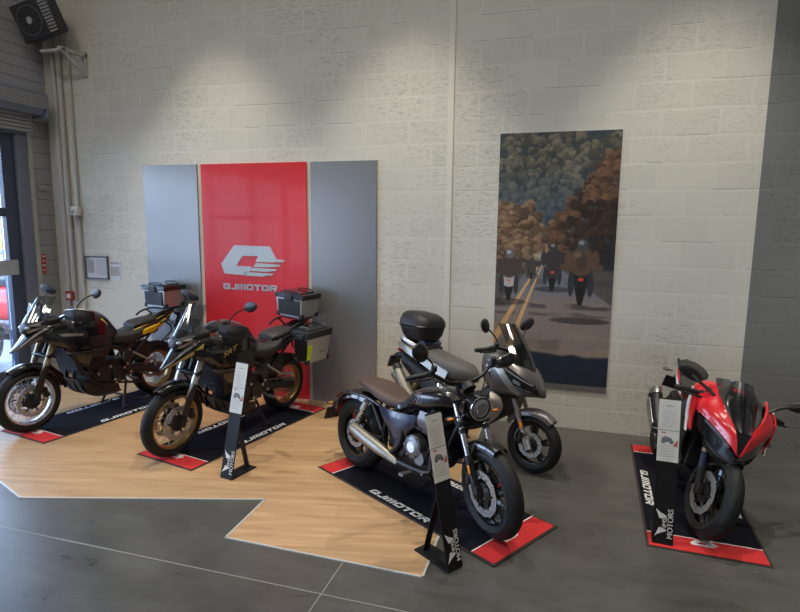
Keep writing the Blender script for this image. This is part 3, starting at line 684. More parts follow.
    bm = new(); cyl(bm, (.125, -.21, .42), (.09, -.21, .427), .031, .025, 20); obj('end_cap', bm, 'black_metal', ex)
    bm = new()
    for s in (1, -1):
        tube(bm, [(1.14, s*.02, .84), (.80, s*.06, .76), (.50, s*.10, .64), (.42, s*.11, .44), (.52, s*.12, .30), (.90, s*.12, .28), (1.06, s*.10, .45), (1.18, s*.03, .78)], .017)
        tube(bm, [(.42, s*.13, .46), (.25, s*.12, .66)], .014)
    obj('frame', bm, 'black_metal', root)
    bm = new(); box(bm, (1.075, 0, .55), (.03, .22, .26), roty(-18)); 
    for i in range(10): box(bm, (1.10-.0075*(10-i)*-1-.03, 0, .45+.02*i), (.03, .20, .004))
    obj('radiator', bm, 'black_metal', root, smooth=False)
    bm = new(); 
    for s in (1, -1): tube(bm, [(.42, s*.12, .38), (.2, s*.115, .36), (0, s*.11, .315)], [.028, .026, .022], flat=1.3)
    cyl(bm, (0, -.14, .315), (0, .14, .315), .014); obj('swingarm', bm, 'black_metal', root)
    chain_drive(root, (.56, .42), (0, .315), .085)
    for s in (1, -1):
        bm = new(); cyl(bm, (.06, s*.14, .36), (.20, s*.14, .64), .017); 
        for i in range(9): t = .15+.08*i; cyl(bm, (.06+.14*t, s*.14, .36+.28*t), (.065+.14*t, s*.14, .372+.28*t), .031, seg=16)
        sh = obj('shock_absorber', bm, 'chrome', root)
        bm = new(); cyl(bm, (.17, s*.14, .58), (.205, s*.14, .65), .033, .028); obj('shock_cap', bm, 'steel', sh)
        bm = new(); tube(bm, [(.86, s*.13, .30), (.88, s*.27, .29)], .011); box(bm, (.88, s*.27, .295), (.045, .10, .02)); tube(bm, [(.88, s*.19, .30), (1.02, s*.2, .33)], .008); tube(bm, [(1.02, s*.18, .33), (1.02, s*.25, .33)], .009); obj('foot_peg', bm, 'grey_metal', root)
    make_wheel(root, 'rear_wheel', rcn, .315, .20, .17, 'cast', 'black_gloss', 'black_gloss', (-1,), .12, nsp=10, knob=.003)
    zf = .29*math.tan(R(lean))+.003; bm = new(); tube(bm, [(.70, .12, .29), (.66, .21, .13), (.62, .29, zf+.016)], .013); box(bm, (.61, .29, zf+.01), (.07, .04, .01)); obj('side_stand', bm, 'black_metal', root)
    return root

# ------------------------------------------------------------------ touring scooter
def scooter(loc, az, lean, label, steer=0, wb=1.36):
    root = empty('motor_scooter', (*loc, .004), (R(-lean), 0, R(az)), label=label, cat='scooter')
    fc, rcn = (wb, 0, .255), (0, 0, .255); f = wb-1.40
    XF.append(steer_xf(wb-.27, .75, 26, steer))
    make_wheel(root, 'front_wheel', fc, .255, .175, .115, 'twin', 'black_gloss', 'black_gloss', (-1,), .11, knob=.005, nsp=5)
    for s in (1, -1):
        bm = new(); cyl(bm, (fc[0]-.02, s*.085, .24), (fc[0]-.075, s*.085, .36), .024, .026); box(bm, (fc[0]-.015, s*.085, .255), (.06, .035, .09), roty(-24)); leg = obj('fork_leg', bm, 'steel', root, bevel=.004)
        bm = new(); cyl(bm, (fc[0]-.075, s*.085, .36), (fc[0]-.19, s*.085, .62), .019); obj('fork_tube', bm, 'steel', leg)
        bm = new(); box(bm, (fc[0]-.08, s*.118, .42), (.025, .01, .06), roty(-24)); obj('reflector', bm, 'orange', leg, bevel=.003)
    caliper(root, fc, -1, 150, .095)
    fo = fender(root, 'front_fender', fc, .295, 52, 150, .075, 'bronze', drop=.055, r1=.31)
    bm = new(); tube(bm, [(1.02+f, .36, 1.03), (1.06+f, .2, 1.05), (1.09+f, 0, 1.02), (1.06+f, -.2, 1.05), (1.02+f, -.36, 1.03)], .013); tube(bm, [(1.09+f, 0, 1.02), (1.16+f, 0, .78)], .03, n=2)
    hb = obj('handlebar', bm, 'black_metal', root)
    for s in (1, -1):
        grip(hb, (1.04+f, s*.27, 1.042), (.995+f, s*.39, 1.03))
        mirror(root, [(1.07+f, s*.22, 1.06), (1.07+f, s*.24, 1.14)], (1.03+f, s*.36, 1.245), rotz(90-s*14) @ roty(-s*25), (.095, .026, .056), 'black_matte')
    XF.pop()
    # front body
    B = [(1.46+f, .69, .03, .02, .03, 2), (1.42+f, .73, .08, .05, .07, 2.3), (1.34+f, .78, .145, .10, .13, 2.5), (1.22+f, .82, .195, .135, .19, 2.6), (1.10+f, .85, .215, .16, .24, 2.7), (.99+f, .87, .20, .165, .24, 2.7), (.89+f, .89, .14, .14, .18, 2.5)]
    bm = new(); loft(bm, B, 28, 36); fb = obj('front_fairing', bm, 'bronze', root)
    bm = new()
    for s in (1, -1):
        decal(bm, [(1.07+f, .99), (1.31+f, .68), (1.26+f, .66), (.99+f, .98)], B, s, .006)
    obj('fairing_stripe', bm, 'bronze_light', fb)
    for s in (1, -1):
        bm = new(); decal(bm, [(1.15+f, .93), (1.43+f, .76), (1.44+f, .68), (1.20+f, .755)], B, s, .006)
        hl = obj('headlight', bm, 'black_gloss', root)
        bm = new(); decal(bm, [(1.19+f, .885), (1.40+f, .775), (1.395+f, .765), (1.20+f, .865)], B, s, .010); decal(bm, [(1.25+f, .815), (1.31+f, .78), (1.31+f, .75), (1.25+f, .78)], B, s, .010); decal(bm, [(1.26+f, .755), (1.39+f, .715), (1.39+f, .705), (1.26+f, .74)], B, s, .010)
        obj('headlight_lens', bm, 'lens', hl)
    bm = new()
    for s in (1, -1):
        for a in range(16):
            a0, a1 = 2*PI*a/16, 2*PI*(a+1)/16; c = (1.0+f, .865)
            decal(bm, [(c[0]+.034*cos(a0), c[1]+.034*sin(a0)), (c[0]+.034*cos(a1), c[1]+.034*sin(a1)), (c[0]+.024*cos(a1), c[1]+.024*sin(a1)), (c[0]+.024*cos(a0), c[1]+.024*sin(a0))], B, s, .006, n=1)
        decal(bm, [(.985+f, .87), (1.015+f, .88), (1.01+f, .85), (.985+f, .85)], B, s, .006, n=1)
    obj('badge', bm, 'print_white', fb)
    bm = new(); rows = []
    for t in (0, .33, .66, 1):
        x0, z0, w0 = 1.38+f-.27*t-.03*sin(PI*t)*-1, .80+.46*t, .15-.05*t*t
        rows.append([(x0-.12*abs(q)**2, q*w0, z0) for q in (-1, -.6, 0, .6, 1)])
    patch(bm, rows, .004); obj('windscreen', bm, 'screen_smoke', root)
    bm = new(); box(bm, (1.16+f, 0, .985), (.10, .24, .06), roty(-35)); patch(bm, [[(1.26+f, y, .86), (1.20+f, y, .95), (1.10+f, y, 1.0)] for y in (-.12, 0, .12)], .02); box(bm, (1.20+f, 0, 1.02), (.02, .14, .09), roty(-25)); obj('instrument_panel', bm, 'black_matte', root, bevel=.01)
    # lower bodywork
    L = [(1.12+f, .60, .14, .12, .16, 2.8), (.98+f, .56, .19, .16, .22, 2.9), (.86+f, .46, .20, .16, .20, 3), (.70, .40, .20, .14, .18, 3), (.52, .44, .19, .18, .18, 3), (.36, .52, .17, .16, .16, 2.8), (.10, .62, .14, .14, .12, 2.6), (-.16, .74, .09, .08, .07, 2.3)]
    bm = new(); loft(bm, L, 30, 32); lb = obj('body_shell', bm, 'black_matte', root)
    for s in (1, -1):
        bm = new(); patch(bm, [[(1.03+f, s*.195, .66), (1.08+f, s*.19, .65), (1.13+f, s*.17, .62)], [(1.05+f, s*.225, .60), (1.11+f, s*.205, .57), (1.16+f, s*.17, .54)], [(1.0+f, s*.225, .52), (1.06+f, s*.21, .48), (1.12+f, s*.18, .45)], [(.90+f, s*.22, .43), (.97+f, s*.215, .39), (1.03+f, s*.19, .36)]], .012); obj('leg_shield_panel', bm, 'sil_panel', root)
        bm = new(); patch(bm, [[(.50, s*.17, .74), (.30, s*.165, .80), (.05, s*.14, .86), (-.22, s*.09, .93)], [(.48, s*.195, .64), (.30, s*.185, .72), (.05, s*.155, .80), (-.20, s*.09, .87)]], .012); obj('tail_panel', bm, 'bronze_light', root)
    S = [(.73, .70, .03, .03, .03, 2.2), (.70, .715, .07, .055, .06, 2.4), (.64, .735, .115, .075, .09, 2.6), (.56, .74, .15, .09, .10, 2.8), (.40, .76, .17, .095, .10, 2.9), (.25, .80, .165, .095, .10, 2.8), (.14, .84, .14, .08, .08, 2.6)]
    bm = new(); loft(bm, S); obj('rider_seat', bm, 'seat_grey', root)
    bm = new(); loft(bm, [(.20, .90, .12, .03, .05, 2.4), (.05, .92, .14, .045, .05, 2.6), (-.15, .945, .12, .04, .04, 2.4), (-.20, .95, .08, .02, .02, 2)]); obj('passenger_seat', bm, 'seat_black', root)
    bm = new(); patch(bm, [[(.16, y, .93), (.10, y, .985), (.06, y, 1.02)] for y in (-.13, -.06, 0, .06, .13)], .05); obj('backrest', bm, 'navy', root)
    bm = new()
    for s in (1, -1): tube(bm, [(.16, s*.15, .90), (.0, s*.185, .95), (-.10, s*.165, .985), (-.18, s*.09, .985)], .014, flat=1.6)
    for i in range(3): box(bm, (.0-.07*i, 0, .985), (.03, .27-.03*i, .014))
    obj('grab_rail', bm, 'silver_rim', root)
    def rings(lv):
        bm = new(); rr = []
        for z, ax, ay, xo, tilt in lv:
            ring = []
            for q in range(44):
                a = 2*PI*q/44; cx = ax*math.copysign(abs(cos(a))**(2/3.2), cos(a)); cy = ay*math.copysign(abs(sin(a))**(2/3.2), sin(a)); ring.append(bm.verts.new((.01+xo+cx, cy, 1.125+z+cx*tilt)))
            rr.append(ring)
        for a, b in zip(rr, rr[1:]):
            for q in range(44): bm.faces.new((a[q], a[(q+1) % 44], b[(q+1) % 44], b[q]))
        bm.faces.new(rr[0][::-1]); bm.faces.new(rr[-1]); return bm
    tc = obj('top_case', rings([(-.15, .10, .12, .02, 0), (-.145, .13, .155, .02, 0), (-.10, .17, .185, .01, 0), (-.01, .20, .21, 0, 0), (-.005, .20, .21, 0, 0)]), 'black_matte', root)
    obj('case_lid', rings([(-.002, .203, .213, 0, 0), (.05, .198, .208, .0, -.04), (.095, .175, .185, -.005, -.08), (.118, .135, .15, -.01, -.1), (.126, .09, .10, -.012, -.1)]), 'black_matte', tc)
    obj('case_seam', rings([(-.012, .206, .216, 0, 0), (-.004, .209, .219, 0, 0), (.002, .206, .216, 0, 0)]), 'black_gloss', tc)
    bm = new(); tube(bm, [(-.14, -.19, .62), (.0, -.20, .50)], .05, n=2); tube(bm, [(-.10, -.20, .67), (-.02, -.205, .56), (.10, -.20, .42), (.16, -.18, .36)], [.045, .062, .062, .05], 18, flat=.8); ex = obj('exhaust', bm, 'muffler', root)
    bm = new(); cyl(bm, (-.10, -.20, .67), (-.13, -.20, .71), .05, .04, 20); tube(bm, [(.16, -.18, .36), (.35, -.14, .28), (.55, -.05, .25)], .02); obj('exhaust_tip', bm, 'black_metal', ex)
    fender(root, 'rear_fender', rcn, .29, 70, 160, .07, 'black_matte')
    bm = new(); box(bm, (-.33, 0, .70), (.01, .18, .12), roty(15)); tube(bm, [(-.16, 0, .78), (-.28, 0, .76), (-.33, 0, .72)], .016, flat=2.4); obj('plate_holder', bm, 'black_matte', root)
    bm = new(); ball(bm, (-.22, 0, .84), (.04, .08, .03)); obj('tail_light', bm, 'taillight', root)
    bm = new(); box(bm, (.30, 0, .31), (.42, .22, .14)); cyl(bm, (.14, .10, .29), (.14, .15, .29), .09, .08, 24); cyl(bm, (.42, .10, .32), (.42, .15, .32), .08, .07, 24); cyl(bm, (.30, -.10, .33), (.30, -.15, .33), .09, .08, 24); obj('engine', bm, 'engine', root, bevel=.02)
    make_wheel(root, 'rear_wheel', rcn, .255, .165, .13, 'twin', 'black_gloss', 'black_gloss', (-1,), .105, knob=.005, nsp=5)
    for s in (1, -1):
        bm = new(); cyl(bm, (.0, s*.13, .33), (.12, s*.13, .60), .018)
        for i in range(7): t = .2+.09*i; cyl(bm, (.12*t, s*.13, .33+.27*t), (.004+.12*t, s*.13, .342+.27*t), .03, seg=14)
        obj('shock_absorber', bm, 'gold_dark', root)
    zf = .27*math.tan(R(lean))+.001; bm = new(); tube(bm, [(.55, .12, .26), (.52, .20, .12), (.49, .27, zf+.014)], .012); box(bm, (.48, .27, zf+.008), (.06, .04, .01)); obj('side_stand', bm, 'black_metal', root)
    return root

# ------------------------------------------------------------------ sport motorcycle
def sport(loc, az, lean, label, steer=8):
    root = empty('motorcycle', (*loc, .0135), (R(-lean), 0, R(az)), label=label, cat='motorcycle')
    fc, rcn = (1.38, 0, .30), (0, 0, .31)
    XF.append(steer_xf(1.15, .8, 24, steer))
    make_wheel(root, 'front_wheel', fc, .30, .215, .12, 'twin', 'black_gloss', 'black_gloss', (1, -1), .15, knob=.003, nsp=5)
    for s in (1, -1):
        bm = new(); cyl(bm, (1.365, s*.105, .29), (1.28, s*.105, .49), .024, .026); box(bm, (1.375, s*.105, .31), (.07, .035, .07), roty(-24)); leg = obj('fork_leg', bm, 'black_metal', root, bevel=.004)
        bm = new(); cyl(bm, (1.30, s*.105, .445), (1.16, s*.105, .76), .027); obj('fork_tube', bm, 'navy', leg)
        bm = new(); cyl(bm, (1.262, s*.105, .54), (1.25, s*.105, .565), .03); obj('fork_collar', bm, 'gold_dark', leg)
        caliper(leg, fc, s, 155, .125)
    fender(root, 'front_fender', fc, .322, 72, 158, .062, 'black_gloss', drop=.05)
    bm = new(); box(bm, (1.17, 0, .76), (.07, .27, .03), roty(24)); box(bm, (1.105, 0, .90), (.07, .25, .03), roty(24))
    for s in (1, -1): tube(bm, [(1.11, s*.11, .885), (1.10, s*.22, .90), (1.07, s*.36, .885)], .013)
    hb = obj('handlebar', bm, 'black_metal', root, bevel=.004)
    for s in (1, -1): grip(hb, (1.10, s*.24, .898), (1.065, s*.375, .882))
    XF.pop()
    # nose panels: rows run from centre outwards
    for s in (1, -1):
        bm = new()
        patch(bm, [[(1.50, s*.008, .655), (1.475, s*.035, .755), (1.43, s*.06, .82)], [(1.47, s*.055, .70), (1.43, s*.09, .80), (1.35, s*.12, .90)], [(1.40, s*.13, .755), (1.36, s*.155, .84), (1.25, s*.155, .96)], [(1.29, s*.215, .80), (1.26, s*.22, .87), (1.17, s*.165, 1.00)], [(1.18, s*.26, .815), (1.16, s*.255, .875), (1.08, s*.19, .97)]], .012)
        fp = obj('nose_panel', bm, 'red', root)
        bm = new(); patch(bm, [[(1.49, s*.004, .64), (1.45, s*.05, .675), (1.39, s*.12, .725), (1.29, s*.205, .775), (1.20, s*.25, .80)], [(1.47, s*.003, .585), (1.43, s*.06, .60), (1.37, s*.13, .63), (1.28, s*.20, .69), (1.18, s*.235, .73)]], .012); obj('air_intake', bm, 'black_gloss', root)
        bm = new(); patch(bm, [[(1.455, s*.05, .69), (1.40, s*.115, .738), (1.31, s*.195, .785)], [(1.448, s*.052, .675), (1.395, s*.117, .722), (1.305, s*.20, .77)]], .008); obj('headlight', bm, 'lens', root)
        bm = new(); patch(bm, [[(1.48, s*.004, .59), (1.42, s*.10, .60), (1.33, s*.17, .66)], [(1.44, s*.004, .545), (1.38, s*.09, .56), (1.30, s*.15, .60)]], .01); obj('chin_panel', bm, 'black_matte', root)
        # side fairing
        bm = new(); patch(bm, [[(1.20, s*.245, .80), (1.05, s*.25, .82), (.85, s*.22, .78)], [(1.18, s*.235, .70), (1.0, s*.25, .68), (.80, s*.22, .64)], [(1.06, s*.20, .52), (.92, s*.21, .48), (.72, s*.19, .46)], [(1.0, s*.14, .38), (.82, s*.15, .32), (.56, s*.14, .30)], [(.98, s*.03, .27), (.80, s*.04, .22), (.55, s*.04, .22)]], .012)
        sf = obj('side_fairing', bm, 'black_matte', root)
        bm = new(); patch(bm, [[(1.215, s*.262, .86), (1.14, s*.272, .90), (1.05, s*.262, .93)], [(1.235, s*.256, .76), (1.16, s*.268, .77), (1.08, s*.268, .79)], [(1.24, s*.235, .66), (1.20, s*.25, .66), (1.16, s*.258, .66)]], .01); obj('side_accent', bm, 'red', sf)
        bm = new(); patch(bm, [[(1.08, s*.274, .93), (1.05, s*.274, .93)], [(1.15, s*.275, .79), (1.10, s*.277, .79)], [(1.225, s*.262, .64), (1.20, s*.265, .64)]], .008); obj('white_stripe', bm, 'white', sf)
        mirror(root, [(1.24, s*.17, .94), (1.20, s*.23, .975), (1.17, s*.29, 1.0)], (1.13, s*(.42 if s > 0 else .34), 1.03), rotz(90-s*10) @ roty(-s*16), (.105, .02, .042), 'black_matte', .012)
        signal(root, (1.10, s*.31, .69), s, 'lens')
    bm = new(); patch(bm, [[(1.49, y, .66), (1.47, y*2, .74), (1.44, y*3, .80)] for y in (-.02, 0, .02)], .014); obj('nose_bridge', bm, 'black_gloss', root)
    bm = new(); rows = []
    for t in (0, .3, .65, 1):
        x0, z0, w0 = 1.46-.30*t, .80+.30*t-.02*t*t, .05+.085*math.sin(min(t*1.6, 1)*PI/2)+.0*t
        rows.append([(x0-.13*abs(q)**2*t-.02*abs(q), q*w0, z0-.05*abs(q)**2*t) for q in (-1, -.6, 0, .6, 1)])
    patch(bm, rows, .004); obj('windscreen', bm, 'screen_clear', root)
    bm = new(); box(bm, (1.25, 0, .93), (.03, .17, .10), roty(-30)); patch(bm, [[(1.42, y*.4, .80), (1.34, y*.8, .87), (1.24, y, .93), (1.12, y*1.15, .985 if abs(y) < .1 else .96), (1.02, y*1.2, .97)] for y in (-.14, -.07, 0, .07, .14)], .014); obj('instrument_panel', bm, 'black_matte', root, bevel=.006)
    T = [(1.04, .86, .10, .05, .10, 2.3), (.96, .865, .17, .10, .12, 2.5), (.84, .865, .195, .115, .14, 2.6), (.72, .84, .17, .105, .12, 2.5), (.60, .80, .11, .06, .09, 2.3), (.54, .78, .08, .03, .06, 2)]
    bm = new(); loft(bm, T); tk = obj('fuel_tank', bm, 'red', root)
    bm = new(); cyl(bm, (.90, 0, .965), (.90, 0, .985), .04, .035, 24); obj('filler_cap', bm, 'black_metal', tk)
    bm = new(); loft(bm, [(.62, .78, .07, .03, .04, 2.2), (.50, .765, .12, .04, .05, 2.5), (.36, .775, .15, .045, .05, 2.6), (.22, .81, .13, .05, .05, 2.4), (.17, .83, .09, .03, .03, 2)]); obj('rider_seat', bm, 'seat_black', root)
    TS = [(.45, .70, .11, .07, .06, 2.5), (.28, .74, .135, .07, .08, 2.6), (.05, .81, .12, .05, .07, 2.5), (-.12, .87, .085, .035, .05, 2.3), (-.22, .90, .04, .015, .03, 2)]
    bm = new(); loft(bm, TS); tl = obj('tail_fairing', bm, 'red', root)
    bm = new()
    for s in (1, -1): decal(bm, [(.38, .74), (-.05, .85), (-.05, .825), (.38, .70)], TS, s, .005)
    obj('tail_stripe', bm, 'white', tl)
    bm = new(); loft(bm, [(.20, .85, .07, .02, .03, 2.2), (.12, .875, .11, .04, .04, 2.5), (.0, .89, .115, .04, .04, 2.5), (-.10, .905, .09, .03, .03, 2.3), (-.15, .91, .05, .015, .015, 2)]); obj('passenger_seat', bm, 'seat_black', root)
    bm = new(); ball(bm, (-.22, 0, .89), (.03, .045, .02)); obj('tail_light', bm, 'taillight', root)
    bm = new(); tube(bm, [(-.2, 0, .90), (-.30, 0, .80), (-.36, 0, .70)], .015, flat=2.4); box(bm, (-.37, 0, .64), (.01, .18, .12), roty(15)); obj('plate_holder', bm, 'black_matte', root)
    for s in (1, -1): signal(root, (-.31, s*.12, .76), s, 'lens')
    bm = new(); box(bm, (.78, 0, .45), (.42, .28, .26)); box(bm, (.90, 0, .62), (.18, .32, .18), roty(-20))
    for s in (1, -1): cyl(bm, (.68, s*.12, .42), (.68, s*.18, .42), .085, .075, 28); cyl(bm, (.86, s*.12, .45), (.86, s*.17, .45), .07, .06, 24)
    obj('engine', bm, 'engine', root, bevel=.012)
    bm = new(); box(bm, (1.08, 0, .52), (.03, .30, .30), roty(-12)); 
    for i in range(12): box(bm, (1.10+.004*i-.03, 0, .40+.022*i), (.03, .28, .004))
    obj('radiator', bm, 'black_metal', root, smooth=False)
    bm = new()
    for s in (1, -1): tube(bm, [(1.10, s*.04, .82), (.92, s*.15, .76), (.62, s*.16, .66), (.45, s*.13, .50), (.45, s*.12, .34)], .024); tube(bm, [(.55, s*.12, .66), (.20, s*.11, .80), (-.2, s*.08, .90)], .013)
    obj('frame', bm, 'black_metal', root)
    bm = new()
    for s in (1, -1): tube(bm, [(.46, s*.12, .40), (.25, s*.12, .37), (0, s*.115, .31)], [.036, .034, .026], flat=1.4)
    box(bm, (.36, 0, .40), (.1, .24, .07)); obj('swingarm', bm, 'black_metal', root)
    bm = new(); tube(bm, [(.36, 0, .44), (.46, 0, .72)], .034, n=2); obj('shock_absorber', bm, 'gold_dark', root)
    chain_drive(root, (.50, .42), (0, .31), .10)
    bm = new(); tube(bm, [(.95, -.05, .35), (.75, -.08, .22), (.45, -.12, .24), (.30, -.17, .35)], .022); tube(bm, [(.34, -.15, .31), (.24, -.18, .37), (.06, -.205, .49), (-.0, -.21, .55)], [.03, .058, .06, .052], 18, flat=1.35); ex = obj('exhaust', bm, 'black_metal', root)
    bm = new(); tube(bm, [(.01, -.21, .54), (-.04, -.212, .59), (-.06, -.213, .605)], [.062, .055, .035], 18, flat=1.3, n=3); obj('silencer_tip', bm, 'chrome', ex)
    bm = new(); patch(bm, [[(.30, -.225, .37), (.20, -.25, .45), (.09, -.27, .53)], [(.26, -.225, .31), (.16, -.25, .38), (.04, -.27, .47)]], .006); obj('heat_shield', bm, 'steel', ex)
    make_wheel(root, 'rear_wheel', rcn, .31, .215, .165, 'twin', 'black_gloss', 'black_gloss', (-1,), .11, knob=.003, nsp=5)
    fender(root, 'rear_hugger', rcn, .335, 40, 120, .08, 'black_matte')
    for s in (1, -1):
        bm = new(); tube(bm, [(.42, s*.14, .36), (.42, s*.25, .36)], .011); tube(bm, [(.40, s*.25, .36), (.44, s*.25, .36)], .011); box(bm, (.46, s*.15, .37), (.12, .015, .08)); obj('foot_peg', bm, 'grey_metal', root)
    zf = .28*math.tan(R(lean))+.003; bm = new(); tube(bm, [(.60, .11, .26), (.57, .19, .10), (.54, .28, zf+.012)], .012); box(bm, (.53, .28, zf+.006), (.06, .04, .01)); obj('side_stand', bm, 'black_metal', root)
    return root

# ------------------------------------------------------------------ room
YW = 6.0375; XL = -6.75; H = 7.2
def nodes(name):
    m = bpy.data.materials.new(name); m.use_nodes = True; nt = m.node_tree
    return m, nt, nt.nodes['Principled BSDF'], nt.nodes.new('ShaderNodeTexCoord')
def N_(nt, t, **k):
    n = nt.nodes.new(t)
    for a, b in k.items(): setattr(n, a, b)
    return n
def block_wall():
    m, nt, b, tc = nodes('painted_block_wall'); L = nt.links.new
    sep = N_(nt, 'ShaderNodeSeparateXYZ'); L(tc.outputs['Object'], sep.inputs[0])
    nw = N_(nt, 'ShaderNodeTexNoise'); nw.inputs['Scale'].default_value = 3; L(tc.outputs['Object'], nw.inputs[0])
    ad = N_(nt, 'ShaderNodeMath', operation='MULTIPLY_ADD'); ad.inputs[1].default_value = .02; L(nw.outputs['Fac'], ad.inputs[0]); L(sep.outputs['Z'], ad.inputs[2])
    cb = N_(nt, 'ShaderNodeCombineXYZ'); L(sep.outputs['X'], cb.inputs[0]); L(ad.outputs[0], cb.inputs[1])
    br = N_(nt, 'ShaderNodeTexBrick'); L(cb.outputs[0], br.inputs[0])
    br.inputs['Scale'].default_value = 1; br.inputs['Brick Width'].default_value = .5; br.inputs['Row Height'].default_value = .25; br.inputs['Mortar Size'].default_value = .024; br.inputs['Mortar Smooth'].default_value = 1.0
    br.inputs['Color1'].default_value = (.86, .86, .86, 1); br.inputs['Color2'].default_value = (1, 1, 1, 1); br.inputs['Mortar'].default_value = (1.0, 1.0, 1.0, 1)
    # hairline on the bed joints
    mo = N_(nt, 'ShaderNodeMath', operation='MODULO'); ad2 = N_(nt, 'ShaderNodeMath', operation='ADD'); ad2.inputs[1].default_value = 10.0; L(ad.outputs[0], ad2.inputs[0]); L(ad2.outputs[0], mo.inputs[0]); mo.inputs[1].default_value = .25
    lt = N_(nt, 'ShaderNodeMath', operation='LESS_THAN'); L(mo.outputs[0], lt.inputs[0]); lt.inputs[1].default_value = .005
    n3 = N_(nt, 'ShaderNodeTexNoise'); n3.inputs['Scale'].default_value = 1.3; n3.inputs['Detail'].default_value = 5; L(tc.outputs['Object'], n3.inputs[0])
    g3 = N_(nt, 'ShaderNodeMath', operation='GREATER_THAN'); g3.inputs[1].default_value = .57; L(n3.outputs['Fac'], g3.inputs[0])
    crk = N_(nt, 'ShaderNodeMath', operation='MULTIPLY'); L(lt.outputs[0], crk.inputs[0]); L(g3.outputs[0], crk.inputs[1])
    # pits in the block faces
    mp = N_(nt, 'ShaderNodeMapping'); mp.inputs['Scale'].default_value = (18, 18, 70); L(tc.outputs['Object'], mp.inputs[0])
    n2 = N_(nt, 'ShaderNodeTexNoise'); n2.inputs['Scale'].default_value = 1; n2.inputs['Detail'].default_value = 6; n2.inputs['Roughness'].default_value = .7; L(mp.outputs[0], n2.inputs[0])
    rp = N_(nt, 'ShaderNodeValToRGB'); rp.color_ramp.elements[0].position = .34; rp.color_ramp.elements[1].position = .50; rp.color_ramp.elements[0].color = (.62, .62, .62, 1); L(n2.outputs['Fac'], rp.inputs[0])
    n4 = N_(nt, 'ShaderNodeTexNoise'); n4.inputs['Scale'].default_value = .9; n4.inputs['Detail'].default_value = 3; L(tc.outputs['Object'], n4.inputs[0])
    r4 = N_(nt, 'ShaderNodeValToRGB'); r4.color_ramp.elements[0].position = .4; r4.color_ramp.elements[1].position = .62; L(n4.outputs['Fac'], r4.inputs[0])
    pf = N_(nt, 'ShaderNodeMath', operation='MULTIPLY'); iv = N_(nt, 'ShaderNodeMath', operation='SUBTRACT'); iv.inputs[0].default_value = 1; L(br.outputs['Fac'], iv.inputs[1]); L(iv.outputs[0], pf.inputs[0]); L(r4.outputs['Color'], pf.inputs[1])
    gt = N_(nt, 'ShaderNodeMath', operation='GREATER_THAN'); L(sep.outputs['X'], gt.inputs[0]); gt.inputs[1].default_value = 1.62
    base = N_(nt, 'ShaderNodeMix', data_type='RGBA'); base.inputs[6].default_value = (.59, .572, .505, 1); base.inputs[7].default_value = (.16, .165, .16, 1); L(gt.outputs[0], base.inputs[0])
    m1 = N_(nt, 'ShaderNodeMix', data_type='RGBA', blend_type='MULTIPLY'); m1.inputs[0].default_value = .45; L(base.outputs[2], m1.inputs[6]); L(br.outputs['Color'], m1.inputs[7])
    m2 = N_(nt, 'ShaderNodeMix', data_type='RGBA', blend_type='MULTIPLY'); L(pf.outputs[0], m2.inputs[0]); L(m1.outputs[2], m2.inputs[6]); L(rp.outputs[0], m2.inputs[7])
    m3 = N_(nt, 'ShaderNodeMix', data_type='RGBA', blend_type='MULTIPLY'); L(crk.outputs[0], m3.inputs[0]); L(m2.outputs[2], m3.inputs[6]); m3.inputs[7].default_value = (.45, .45, .45, 1)
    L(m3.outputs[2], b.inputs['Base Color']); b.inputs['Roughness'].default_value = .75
    hh = N_(nt, 'ShaderNodeMath', operation='MULTIPLY_ADD'); hh.inputs[1].default_value = .5; L(n2.outputs['Fac'], hh.inputs[0]); L(iv.outputs[0], hh.inputs[2])
    bp = N_(nt, 'ShaderNodeBump'); bp.inputs['Strength'].default_value = .3; bp.inputs['Distance'].default_value = .003; L(hh.outputs[0], bp.inputs['Height']); L(bp.outputs[0], b.inputs['Normal'])
    return m
def siding(name, col, pitch):
    m, nt, b, tc = nodes(name); L = nt.links.new
    sep = N_(nt, 'ShaderNodeSeparateXYZ'); L(tc.outputs['Object'], sep.inputs[0])
    mo = N_(nt, 'ShaderNodeMath', operation='MODULO'); L(sep.outputs['Z'], mo.inputs[0]); mo.inputs[1].default_value = pitch
    lt = N_(nt, 'ShaderNodeMath', operation='LESS_THAN'); L(mo.outputs[0], lt.inputs[0]); lt.inputs[1].default_value = .010
    mx = N_(nt, 'ShaderNodeMix', data_type='RGBA'); mx.inputs[6].default_value = (*col, 1); mx.inputs[7].default_value = (*[c*.6 for c in col], 1); L(lt.outputs[0], mx.inputs[0]); L(mx.outputs[2], b.inputs['Base Color'])
    bp = N_(nt, 'ShaderNodeBump'); bp.invert = True; bp.inputs['Distance'].default_value = .01; L(lt.outputs[0], bp.inputs['Height']); L(bp.outputs[0], b.inputs['Normal']); b.inputs['Roughness'].default_value = .5
    return m
